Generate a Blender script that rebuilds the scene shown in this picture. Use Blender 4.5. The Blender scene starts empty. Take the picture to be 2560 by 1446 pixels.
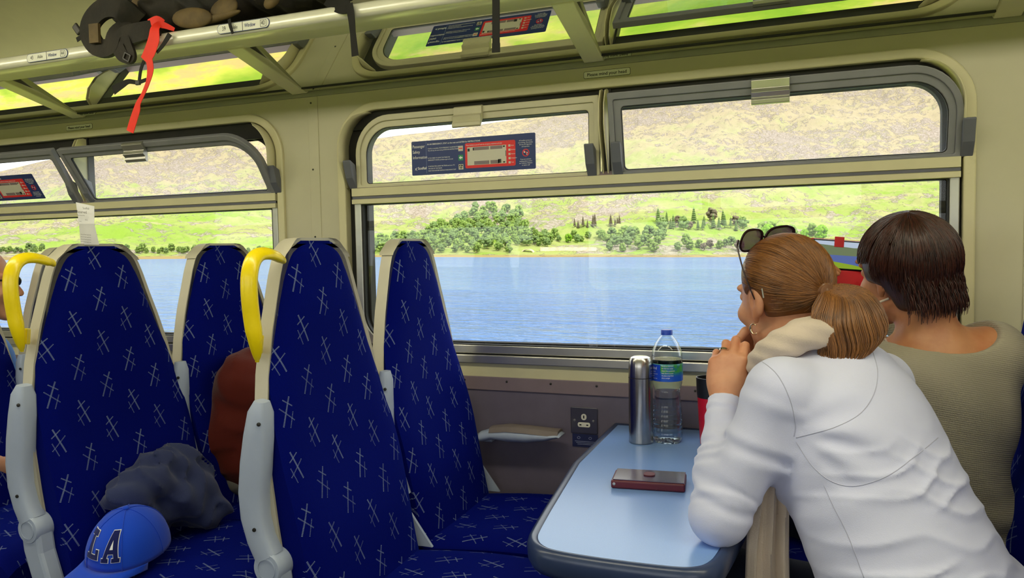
import bpy, bmesh, math, random
import numpy as np
from mathutils import Vector, Matrix
random.seed(7); rng = np.random.default_rng(7)
PI = math.pi
scene = bpy.context.scene
COL = scene.collection

# ---------------------------------------------------------------- camera
YAW, PITCH, ROLL, FOC = math.radians(-20.96), math.radians(-3.125), math.radians(-1.102), 1894.0
CAM = Vector((0.0, 0.0, 1.25))
_f = Vector((math.sin(YAW)*math.cos(PITCH), math.cos(YAW)*math.cos(PITCH), math.sin(PITCH)))
_r = Vector((math.cos(YAW), -math.sin(YAW), 0)); _u = _r.cross(_f)
_r = (_r*math.cos(ROLL) + _u*math.sin(ROLL)).normalized(); _u = _r.cross(_f)
cam_d = bpy.data.cameras.new('camera'); cam = bpy.data.objects.new('camera', cam_d); COL.objects.link(cam)
cam_d.sensor_width = 36; cam_d.lens = 36*FOC/2560; cam_d.clip_start = .02; cam_d.clip_end = 6000
M3 = Matrix((_r, _u, -_f)).transposed()
cam.matrix_world = Matrix.Translation(CAM) @ M3.to_4x4()
scene.camera = cam

def ray(px, py): return _f + _r*((px-1280)/FOC) - _u*((py-723)/FOC)
def onY(px, py, Y):
    d = ray(px, py); return CAM + d*(Y/d.y)
def onZ(px, py, Z):
    d = ray(px, py); return CAM + d*((Z-CAM.z)/d.z)
def onX(px, py, X):
    d = ray(px, py); return CAM + d*(X/d.x)
def atD(px, py, D): return CAM + ray(px, py)*D       # D metres along the optical axis

# ---------------------------------------------------------------- world, sun, exposure
scene.view_settings.view_transform = 'Standard'; scene.view_settings.look = 'None'
scene.view_settings.gamma = 1; scene.view_settings.exposure = 0.08
scene.view_settings.use_curve_mapping = False
# the lake is level; the carriage stands on canted track, so "up" outside differs a little from the carriage's Z
UPW = ray(2560, 622).cross(ray(0, 622)).normalized()
if UPW.z < 0: UPW = -UPW
EX = Vector((1,0,0)); EX = (EX - UPW*EX.dot(UPW)).normalized(); EY = UPW.cross(EX)
def out(x, y, z): return CAM + EX*x + EY*y + UPW*z    # outside coordinates, z measured from the camera's height

class N:
    """tiny expression wrapper for shader nodes"""
    def __init__(s, nt, sock): s.nt, s.s = nt, sock
    def _op(s, op, *a, rev=False, clamp=False):
        n = s.nt.nodes.new('ShaderNodeMath'); n.operation = op; n.use_clamp = clamp
        args = [s, *a]
        if rev: args = [a[0], s]
        for i, v in enumerate(args):
            if isinstance(v, N): s.nt.links.new(v.s, n.inputs[i])
            else: n.inputs[i].default_value = v
        return N(s.nt, n.outputs[0])
    def __add__(s, o): return s._op('ADD', o)
    def __radd__(s, o): return s._op('ADD', o)
    def __sub__(s, o): return s._op('SUBTRACT', o)
    def __rsub__(s, o): return s._op('SUBTRACT', o, rev=True)
    def __mul__(s, o): return s._op('MULTIPLY', o)
    def __rmul__(s, o): return s._op('MULTIPLY', o)
    def __truediv__(s, o): return s._op('DIVIDE', o)
    def fl(s): return s._op('FLOOR')
    def fr(s): return s._op('FRACT')
    def mod(s, o): return s._op('FLOORED_MODULO', o)
    def abs(s): return s._op('ABSOLUTE')
    def sin(s): return s._op('SINE')
    def mn(s, o): return s._op('MINIMUM', o)
    def mx(s, o): return s._op('MAXIMUM', o)
    def lt(s, o): return s._op('LESS_THAN', o)
    def gt(s, o): return s._op('GREATER_THAN', o)
    def pow(s, o): return s._op('POWER', o)
    def sqrt(s): return s._op('SQRT')
    def clamp(s): return s._op('ADD', 0.0, clamp=True)
    def ss(s, a, b):
        n = s.nt.nodes.new('ShaderNodeMapRange'); n.interpolation_type = 'SMOOTHSTEP'
        s.nt.links.new(s.s, n.inputs[0]); n.inputs[1].default_value = a; n.inputs[2].default_value = b
        return N(s.nt, n.outputs[0])

world = bpy.data.worlds.new('world'); scene.world = world; world.use_nodes = True
wt = world.node_tree; wt.nodes.clear()
wo = wt.nodes.new('ShaderNodeOutputWorld'); wb = wt.nodes.new('ShaderNodeBackground')
wg = wt.nodes.new('ShaderNodeNewGeometry'); wd = wt.nodes.new('ShaderNodeVectorMath'); wd.operation = 'DOT_PRODUCT'
wt.links.new(wg.outputs['Normal'], wd.inputs[0]); wd.inputs[1].default_value = tuple(UPW)
wr = wt.nodes.new('ShaderNodeValToRGB'); wt.links.new(wd.outputs['Value'], wr.inputs[0])
cr = wr.color_ramp; cr.elements[0].position = 0.0; cr.elements[0].color = (1.0, 1.0, 1.0, 1)
cr.elements[1].position = 1.0; cr.elements[1].color = (.30, .50, .95, 1)
e = cr.elements.new(.12); e.color = (.90, .96, 1.0, 1)
e = cr.elements.new(.45); e.color = (.50, .70, 1.0, 1)
wt.links.new(wr.outputs[0], wb.inputs[0]); wb.inputs[1].default_value = 2.3
wt.links.new(wb.outputs[0], wo.inputs[0])

SUN_DIR = (EX*.78 - EY*.42 + UPW*1.25).normalized()
sun_d = bpy.data.lights.new('sun', 'SUN'); sun_d.energy = 3.6; sun_d.angle = .01; sun_d.color = (1, .96, .88)
sun = bpy.data.objects.new('sun', sun_d); COL.objects.link(sun)
sun.rotation_euler = SUN_DIR.to_track_quat('Z', 'Y').to_euler()
LAMP = 13.0            # radiance of the carriage's ceiling diffusers
scene.cycles.max_bounces = 8; scene.cycles.transparent_max_bounces = 16
scene.cycles.diffuse_bounces = 4; scene.cycles.glossy_bounces = 4; scene.cycles.transmission_bounces = 8
scene.cycles.caustics_reflective = False; scene.cycles.caustics_refractive = False
scene.cycles.sample_clamp_indirect = 4
scene.cycles.use_denoising = True

# ---------------------------------------------------------------- helpers: objects
def srgb(r, g, b):
    f = lambda c: (c/255/12.92 if c/255 <= .04045 else ((c/255+.055)/1.055)**2.4)
    return (f(r), f(g), f(b), 1)

def mk(name, verts, faces, mat=None, parent=None, smooth=False, bevel=0, seg=2, sub=0, uv=None, auto=None):
    me = bpy.data.meshes.new(name); me.from_pydata([tuple(v) for v in verts], [], faces); me.validate(); me.update()
    o = bpy.data.objects.new(name, me); COL.objects.link(o)
    if mat: me.materials.append(mat)
    if parent: o.parent = parent; o.location = -(parent_world(parent))
    if smooth:
        me.shade_smooth()
    if auto is not None:
        me.shade_smooth(); me.set_sharp_from_angle(angle=math.radians(auto))
    if bevel:
        b = o.modifiers.new('bevel', 'BEVEL'); b.width = bevel; b.segments = seg; b.limit_method = 'ANGLE'; b.angle_limit = math.radians(35); b.harden_normals = False
    if sub:
        s = o.modifiers.new('subsurf', 'SUBSURF'); s.levels = sub; s.render_levels = sub
    if uv: set_uv(me, uv)
    return o

def parent_world(p):
    v = Vector((0, 0, 0))
    while p is not None:
        v += p.location; p = p.parent
    return v

def set_uv(me, fn):
    l = me.uv_layers.new(name='UVMap'); co = np.empty(len(me.vertices)*3); me.vertices.foreach_get('co', co); co = co.reshape(-1, 3)
    vi = np.empty(len(me.loops), dtype=int); me.loops.foreach_get('vertex_index', vi)
    uvv = fn(co)[vi]; l.data.foreach_set('uv', uvv.astype('f').ravel())

def thing(name, label, cat, loc=(0, 0, 0), group=None, kind=None):
    o = bpy.data.objects.new(name, None); COL.objects.link(o); o.location = loc; o.empty_display_size = .05
    tag(o, label, cat, group, kind); return o
def tag(o, label=None, cat=None, group=None, kind=None):
    if label: o['label'] = label
    if cat: o['category'] = cat
    if group: o['group'] = group
    if kind: o['kind'] = kind
    return o
def struct(o, label=None): o['kind'] = 'structure'; return o

class MB:
    """collects simple shapes into one mesh"""
    def __init__(s): s.v = []; s.f = []
    def add(s, v, f):
        n = len(s.v); s.v += [Vector(p) for p in v]; s.f += [tuple(i+n for i in q) for q in f]; return s
    def box(s, x0, x1, y0, y1, z0, z1):
        return s.add([(x0,y0,z0),(x1,y0,z0),(x1,y1,z0),(x0,y1,z0),(x0,y0,z1),(x1,y0,z1),(x1,y1,z1),(x0,y1,z1)],
                     [(0,3,2,1),(4,5,6,7),(0,1,5,4),(1,2,6,5),(2,3,7,6),(3,0,4,7)])
    def prism(s, poly, a, b, axis='x'):
        """poly: list of 2D points; axis x -> (y,z); y -> (x,z); z -> (x,y)"""
        P = {'x': lambda p, t: (t, p[0], p[1]), 'y': lambda p, t: (p[0], t, p[1]), 'z': lambda p, t: (p[0], p[1], t)}[axis]
        n = len(poly); v = [P(p, a) for p in poly] + [P(p, b) for p in poly]
        return s.add(v, [tuple(range(n))[::-1], tuple(range(n, 2*n))] + [(i, (i+1) % n, n+(i+1) % n, n+i) for i in range(n)])
    def ring(s, outer, inner, y0, y1):
        """frame in the XZ plane between two loops with the same number of points"""
        n = len(outer); L = [[(p[0], y, p[1]) for p in lp] for lp in (outer, inner) for y in (y0, y1)]
        v = sum(L, []); f = []
        for i in range(n):
            j = (i+1) % n
            f += [(i, j, 2*n+j, 2*n+i), (n+j, n+i, 3*n+i, 3*n+j), (j, i, n+i, n+j), (2*n+i, 2*n+j, 3*n+j, 3*n+i)]
        return s.add(v, f)
    def tube(s, pts, r, n=12, cap=True, flat=1.0, up=None):
        pts = [Vector(p) for p in pts]; rs = r if hasattr(r, '__len__') else [r]*len(pts); v = []; prev = None
        for i, p in enumerate(pts):
            t = (pts[min(i+1, len(pts)-1)] - pts[max(i-1, 0)]).normalized()
            if prev is None:
                a = Vector(up) if up else (Vector((0, 0, 1)) if abs(t.z) < .9 else Vector((1, 0, 0)))
            else: a = prev
            a = (a - t*a.dot(t)).normalized(); prev = a; b = t.cross(a)
            for k in range(n):
                c, d = math.cos(2*PI*k/n), math.sin(2*PI*k/n); v.append(p + a*(c*rs[i]) + b*(d*rs[i]*flat))
        f = [(i*n+k, i*n+(k+1) % n, (i+1)*n+(k+1) % n, (i+1)*n+k) for i in range(len(pts)-1) for k in range(n)]
        if cap: f += [tuple(range(n))[::-1], tuple(range((len(pts)-1)*n, len(pts)*n))]
        return s.add(v, f)
    def lathe(s, prof, c, n=40, axis=(0, 0, 1), capb=True, capt=True):
        ax = Vector(axis).normalized(); a = ax.orthogonal().normalized(); b = ax.cross(a); c = Vector(c); v = []
        for r, h in prof:
            for k in range(n): v.append(c + ax*h + a*(r*math.cos(2*PI*k/n)) + b*(r*math.sin(2*PI*k/n)))
        m = len(prof); f = [(i*n+k, i*n+(k+1) % n, (i+1)*n+(k+1) % n, (i+1)*n+k) for i in range(m-1) for k in range(n)]
        if capb: f.append(tuple(range(n))[::-1])
        if capt: f.append(tuple(range((m-1)*n, m*n)))
        return s.add(v, f)
    def loft(s, secs, closed=True, cap=True):
        n = len(secs[0]); v = sum([list(q) for q in secs], []); m = len(secs)
        f = [(i*n+k, i*n+(k+1) % n, (i+1)*n+(k+1) % n, (i+1)*n+k) for i in range(m-1) for k in range(n if closed else n-1)]
        if cap and closed: f += [tuple(range(n))[::-1], tuple(range((m-1)*n, m*n))]
        return s.add(v, f)
    def ball(s, c, r, n=16, m=10):
        c = Vector(c); r = r if hasattr(r, '__len__') else (r, r, r); v = [c+Vector((0, 0, -r[2]))]
        for i in range(1, m):
            a = -PI/2 + PI*i/m
            for k in range(n): v.append(c+Vector((r[0]*math.cos(a)*math.cos(2*PI*k/n), r[1]*math.cos(a)*math.sin(2*PI*k/n), r[2]*math.sin(a))))
        v.append(c+Vector((0, 0, r[2]))); f = [(0, 1+(k+1) % n, 1+k) for k in range(n)]
        f += [(1+i*n+k, 1+i*n+(k+1) % n, 1+(i+1)*n+(k+1) % n, 1+(i+1)*n+k) for i in range(m-2) for k in range(n)]
        L = 1+(m-1)*n; f += [(L, L-n+k, L-n+(k+1) % n) for k in range(n)]
        return s.add(v, f)
    def xf(s, M):
        s.v = [M @ p for p in s.v]; return s
    def go(s, name, mat=None, parent=None, **k):
        o = mk(name, s.v, s.f, mat, parent, **k)
        bm = bmesh.new(); bm.from_mesh(o.data); bmesh.ops.recalc_face_normals(bm, faces=bm.faces); bm.to_mesh(o.data); bm.free()
        if k.get('auto') is not None: o.data.set_sharp_from_angle(angle=math.radians(k['auto']))
        return o

def rrect(x0, x1, z0, z1, r, n=10):
    """rounded rectangle, r = (bl, br, tr, tl)"""
    r = r if hasattr(r, '__len__') else (r,)*4; P = []
    for (cx, cz, a0, rr) in ((x0+r[0], z0+r[0], PI, r[0]), (x1-r[1], z0+r[1], 1.5*PI, r[1]), (x1-r[2], z1-r[2], 0, r[2]), (x0+r[3], z1-r[3], .5*PI, r[3])):
        for k in range(n+1):
            a = a0 + .5*PI*k/n; P.append((cx+rr*math.cos(a), cz+rr*math.sin(a)))
    return P

def smooth_path(P, k=6):
    P = [Vector(p) for p in P]; o = []
    for i in range(len(P)-1):
        a, b, c, d = P[max(i-1, 0)], P[i], P[i+1], P[min(i+2, len(P)-1)]
        for j in range(k):
            t = j/k; o.append(.5*((2*b) + (c-a)*t + (2*a-5*b+4*c-d)*t*t + (3*b-a-3*c+d)*t**3))
    return o + [P[-1]]
def interp(xs, ys, x): return float(np.interp(x, xs, ys))

def text(body, name, size, M, mat, parent=None, thick=.0003, align='LEFT', wid=1.0, bold=0.0):
    c = bpy.data.curves.new(name, 'FONT'); c.body = body; c.size = size; c.extrude = thick; c.align_x = align; c.align_y = 'CENTER'; c.offset = bold
    c.resolution_u = 3
    t = bpy.data.objects.new(name, c); COL.objects.link(t)
    dg = bpy.context.evaluated_depsgraph_get(); me = bpy.data.meshes.new_from_object(t.evaluated_get(dg))
    bpy.data.objects.remove(t); me.transform(Matrix.Diagonal((wid, 1, 1, 1))); me.transform(M); me.name = name
    me.materials.clear(); me.materials.append(mat)
    o = bpy.data.objects.new(name, me); COL.objects.link(o)
    if parent: o.parent = parent; o.location = -parent_world(parent)
    return o
def face_cam(x, y, z):     # text on a wall facing -Y
    return Matrix.Translation((x, y, z)) @ Matrix.Rotation(PI/2, 4, 'X')

def dup(root, off, label=None, group=None, link_group=None):
    r = root.copy(); COL.objects.link(r); r.location = root.location + Vector(off)
    if label: r['label'] = label
    for ch in list(root.children):
        c = ch.copy(); COL.objects.link(c); c.parent = r
        for g in list(ch.children):
            d = g.copy(); COL.objects.link(d); d.parent = c
    return r

# ---------------------------------------------------------------- helpers: materials
def newmat(name):
    m = bpy.data.materials.new(name); m.use_nodes = True; nt = m.node_tree; b = nt.nodes['Principled BSDF']; return m, nt, b
def coords(nt, kind='Object'):
    t = nt.nodes.new('ShaderNodeTexCoord'); return t.outputs[kind]
def sep(nt, sock):
    s = nt.nodes.new('ShaderNodeSeparateXYZ'); nt.links.new(sock, s.inputs[0]); return [N(nt, s.outputs[i]) for i in range(3)]
def noise(nt, vec, scale, detail=4, rough=.55, dist=0, stretch=None):
    if stretch:
        mp = nt.nodes.new('ShaderNodeMapping'); nt.links.new(vec, mp.inputs[0]); mp.inputs['Scale'].default_value = stretch; vec = mp.outputs[0]
    n = nt.nodes.new('ShaderNodeTexNoise'); nt.links.new(vec, n.inputs['Vector']); n.inputs['Scale'].default_value = scale
    n.inputs['Detail'].default_value = detail; n.inputs['Roughness'].default_value = rough; n.inputs['Distortion'].default_value = dist
    return N(nt, n.outputs['Fac'])
def mixc(nt, fac, a, b):
    m = nt.nodes.new('ShaderNodeMix'); m.data_type = 'RGBA'
    for i, v in ((0, fac), (6, a), (7, b)):
        if isinstance(v, N): nt.links.new(v.s, m.inputs[i])
        elif hasattr(v, 'is_output'): nt.links.new(v, m.inputs[i])
        else: m.inputs[i].default_value = v
    return m.outputs[2]
def bump(nt, b, h, strength=.3, dist=.01):
    n = nt.nodes.new('ShaderNodeBump'); n.inputs['Strength'].default_value = strength; n.inputs['Distance'].default_value = dist
    nt.links.new(h.s, n.inputs['Height']); nt.links.new(n.outputs[0], b.inputs['Normal']); return n
def mat(name, col, rough=.5, metal=0, spec=.5, var=.06, vs=14, bmp=0, bs=300, bd=.001, coat=0, sheen=0, dirt=None):
    m, nt, b = newmat(name); co = coords(nt)
    n = noise(nt, co, vs, 5)
    c2 = tuple(min(1, c*(1-var)) for c in col[:3])+(1,); c1 = tuple(min(1, c*(1+var)) for c in col[:3])+(1,)
    cc = mixc(nt, n.ss(.3, .7), c1, c2)
    if dirt:
        d = noise(nt, co, dirt[1], 6, .7); cc = mixc(nt, d.ss(dirt[2], dirt[2]+.14)*dirt[3], cc, dirt[0])
    nt.links.new(cc, b.inputs['Base Color'])
    b.inputs['Roughness'].default_value = rough; b.inputs['Metallic'].default_value = metal; b.inputs['Specular IOR Level'].default_value = spec
    if coat: b.inputs['Coat Weight'].default_value = coat; b.inputs['Coat Roughness'].default_value = .15
    if sheen: b.inputs['Sheen Weight'].default_value = sheen; b.inputs['Sheen Roughness'].default_value = .5
    if bmp: bump(nt, b, noise(nt, co, bs, 3), bmp, bd)
    return m
def glass_mat(name, tint=(.97, .99, .98, 1), refl=1.0, film=0.0, filmcol=(.9, .92, .9, 1), streak=False):
    m, nt, b = newmat(name); nt.nodes.remove(b); o = nt.nodes['Material Output']
    tr = nt.nodes.new('ShaderNodeBsdfTransparent'); tr.inputs[0].default_value = tint
    gl = nt.nodes.new('ShaderNodeBsdfGlossy'); gl.inputs['Roughness'].default_value = .0; gl.inputs[0].default_value = (refl,)*3+(1,)
    fr = nt.nodes.new('ShaderNodeLayerWeight'); fr.inputs[0].default_value = .5
    mx = nt.nodes.new('ShaderNodeMixShader'); nt.links.new((N(nt, fr.outputs['Facing']).pow(5.0)*.9+.022).s, mx.inputs[0]); nt.links.new(tr.outputs[0], mx.inputs[1]); nt.links.new(gl.outputs[0], mx.inputs[2])
    last = mx.outputs[0]
    if film:
        tl = nt.nodes.new('ShaderNodeBsdfTranslucent'); tl.inputs[0].default_value = filmcol
        m2 = nt.nodes.new('ShaderNodeMixShader'); nt.links.new(last, m2.inputs[1]); nt.links.new(tl.outputs[0], m2.inputs[2])
        n = noise(nt, coords(nt), 5, 6, .6)
        nt.links.new((n.ss(.2, .8)*(film*.7)+film*.6).s, m2.inputs[0]); last = m2.outputs[0]
    nt.links.new(last, o.inputs[0]); return m

CREAM = mat('cream_paint', srgb(206, 199, 160), .42, var=.03, vs=9, bmp=.03, dirt=(srgb(150, 135, 90), 6, .62, .5))
PANEL = mat('wall_panel_laminate', srgb(190, 185, 157), .45, var=.03, vs=5, bmp=.12, bs=500, bd=.0006)
STRIPG = mat('grey_trim_paint', srgb(150, 150, 132), .4, var=.04)
LOWER = mat('dark_grey_laminate', srgb(104, 96, 112), .5, var=.05, bmp=.1, bs=700)
LOWSTR = mat('mid_grey_trim', srgb(128, 112, 118), .45, var=.05)
RUBBER = mat('black_rubber', srgb(20, 20, 20), .6, var=.2)
ALU = mat('brushed_aluminium', srgb(190, 188, 182), .32, metal=.85, var=.05)
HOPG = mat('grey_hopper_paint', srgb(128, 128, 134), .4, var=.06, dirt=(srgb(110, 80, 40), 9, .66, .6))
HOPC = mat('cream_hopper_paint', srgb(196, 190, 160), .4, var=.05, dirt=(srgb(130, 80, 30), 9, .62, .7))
BRKT = mat('dark_bracket_plastic', srgb(98, 100, 110), .45)
DARKGAP = mat('dark_recess', srgb(26, 24, 20), .8, var=.3)
SCREW = mat('screw_steel', srgb(70, 68, 62), .35, metal=.8)
STRIPE = mat('blue_grey_stripe', srgb(92, 92, 104), .5)
GLASS = glass_mat('window_glass')
GLASSU = glass_mat('hopper_glass', film=.055)
CEIL = mat('ceiling_panel', srgb(226, 223, 186), .5, var=.02)
GREYPL = mat('light_grey_plastic', srgb(164, 175, 196), .42, var=.03, bmp=.06, bs=900)
YELLOW = mat('yellow_plastic', srgb(250, 222, 0), .3, var=.02, coat=.2)
# ================================================================ carriage shell
YW, YO, XL, XR = 2.2, -.55, -4.6, 2.6
BAY, C0 = 2.087, -.5125
def mirY(mb): return mb.xf(Matrix.Translation((0, YW+YO, 0)) @ Matrix.Diagonal((1, -1, 1, 1)))
fl = MB().box(XL, XR, YO-.1, YW+.1, -.05, 0).go('floor', mat('floor_vinyl', srgb(60, 62, 72), .5, var=.2, vs=60)); struct(fl)
# wall panels with rounded window holes
def wall_side(name, mirror):
    mb = MB(); lo = MB()
    for k in range(-2, 2):
        cx = C0 + BAY*k; x0, x1 = cx-BAY/2, cx+BAY/2
        inner = rrect(cx-.9425, cx+.9085, .87, 1.725, (.1, .1, .14, .14), 12)
        ccz = 1.3; outer = []
        for (px, pz) in inner:
            dx, dz = px-cx, pz-ccz; s = min(((x1-cx)/abs(dx)) if dx else 9, ((1.90-ccz) if dz > 0 else (ccz-.84))/abs(dz) if dz else 9)
            outer.append((cx+dx*s, ccz+dz*s))
        # corners so that no wedge is lost
        for (qx, qz) in ((x0, .84), (x1, .84), (x1, 1.90), (x0, 1.90)):
            i = min(range(len(outer)), key=lambda i: (outer[i][0]-qx)**2+(outer[i][1]-qz)**2); outer[i] = (qx, qz)
        mb.ring(outer, inner, YW, YW+.03)
    if mirror: mirY(mb)
    w = mb.go(name, PANEL); struct(w); return w
wall_side('wall_back', False); wall_side('wall_front', True)
for nm, mir in (('trim_1', 0), ('trim_2', 1)):
    # curved cove above the rack up to the ceiling
    prof = smooth_path([(YW, 1.86, 0), (YW-.01, 1.95, 0), (YW-.09, 2.08, 0), (YW-.25, 2.16, 0), (YW-.5, 2.2, 0), (YW-.8, 2.2, 0)], 5)
    poly = [(p[0], p[1]) for p in prof] + [(YW-.8, 2.24), (YW+.08, 2.24), (YW+.08, 1.86)]
    mb = MB().prism(poly, XL, XR); 
    if mir: mirY(mb)
    struct(mb.go(nm, CEIL, auto=30))
struct(MB().box(XL, XR, YO+.75, YW-.75, 2.2, 2.26).go('ceiling', CEIL))
for nm, x in (('wall_left', XL), ('wall_right', XR)):
    struct(MB().box(x-.05 if x < 0 else x, x if x < 0 else x+.05, YO-.1, YW+.1, 0, 2.26).go(nm, PANEL))
for nm, mir in (('wall_lower_back', 0), ('wall_lower_front', 1)):
    mb = MB().box(XL, XR, YW+.002, YW+.06, 0, .802)
    if mir: mirY(mb)
    struct(mb.go(nm, LOWER))
n = 3
for mir in (0, 1):
    for (z0, z1, y0, m, bv) in ((.800, .843, YW-.004, LOWSTR, .002), (.843, .886, YW-.001, CREAM, 0), (.886, .913, YW-.016, ALU, .003), (1.776, 1.815, YW-.006, STRIPG, .002)):
        mb = MB().box(XL, XR, y0, YW+.05, z0, z1)
        if mir: mirY(mb)
        o = struct(mb.go('trim_%d' % n, m, bevel=bv)); n += 1
        if mir: continue
        if z0 in (.8, 1.776):      # screws sunk in the strips
            s = MB()
            for i in range(60):
                x = XL + .11 + i*(.205 if z0 > 1 else .145)
                if x < XR: s.lathe([(.0001, 0), (.004, 0), (.003, .0025), (.0001, .003)], (x, y0+.0005, (z0+z1)/2 + (.004 if z0 > 1 else .008)), 10, (0, -1, 0))
            s.go('screw_row', SCREW, o)
    # outer skin between windows
    mb = MB()
    for k in range(-2, 3):
        mb.box(C0+BAY*(k-.5)-.125, C0+BAY*(k-.5)+.125, YW+.03, YW+.06, .8, 1.95)
    mb.box(XL, XR, YW+.035, YW+.062, 1.70, 1.95).box(XL, XR, YW+.035, YW+.062, .8, .93)
    if mir: mirY(mb)
    struct(mb.go('trim_%d' % n, DARKGAP)); n += 1
# body seams: cover strips between the window panels
for i, k in enumerate((-1, 0, 1)):
    x = C0+BAY*(k-.5)
    st = struct(MB().box(x-.020, x+.020, YW-.003, YW+.01, .886, 1.776).go('trim_%d' % n, PANEL, bevel=.0015)); n += 1
    s = MB()
    for z in (1.755, 1.53, 1.30, 1.08):
        s.lathe([(.0001, 0), (.0035, 0), (.0025, .002), (.0001, .0025)], (x+(.008 if k > 0 else -.006), YW-.003, z), 10, (0, -1, 0))
    s.go('screw_row', SCREW, st)

STICK_BLUE = mat('sticker_blue', srgb(28, 48, 110), .4, var=.05)
WHITEINK = mat('white_ink', srgb(235, 236, 240), .5, var=0)
REDINK = mat('red_ink', srgb(222, 32, 38), .4, var=.02)
BLACKINK = mat('black_ink', srgb(30, 30, 32), .5, var=0)
NAVYINK = mat('navy_ink', srgb(35, 52, 110), .5, var=0)
STICKW = mat('sticker_white', srgb(222, 222, 210), .4, var=.02)
BEIGEINK = mat('diagram_beige', srgb(205, 200, 185), .5, var=.02)
GREENINK = mat('green_ink', srgb(40, 140, 90), .5, var=.02)

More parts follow.
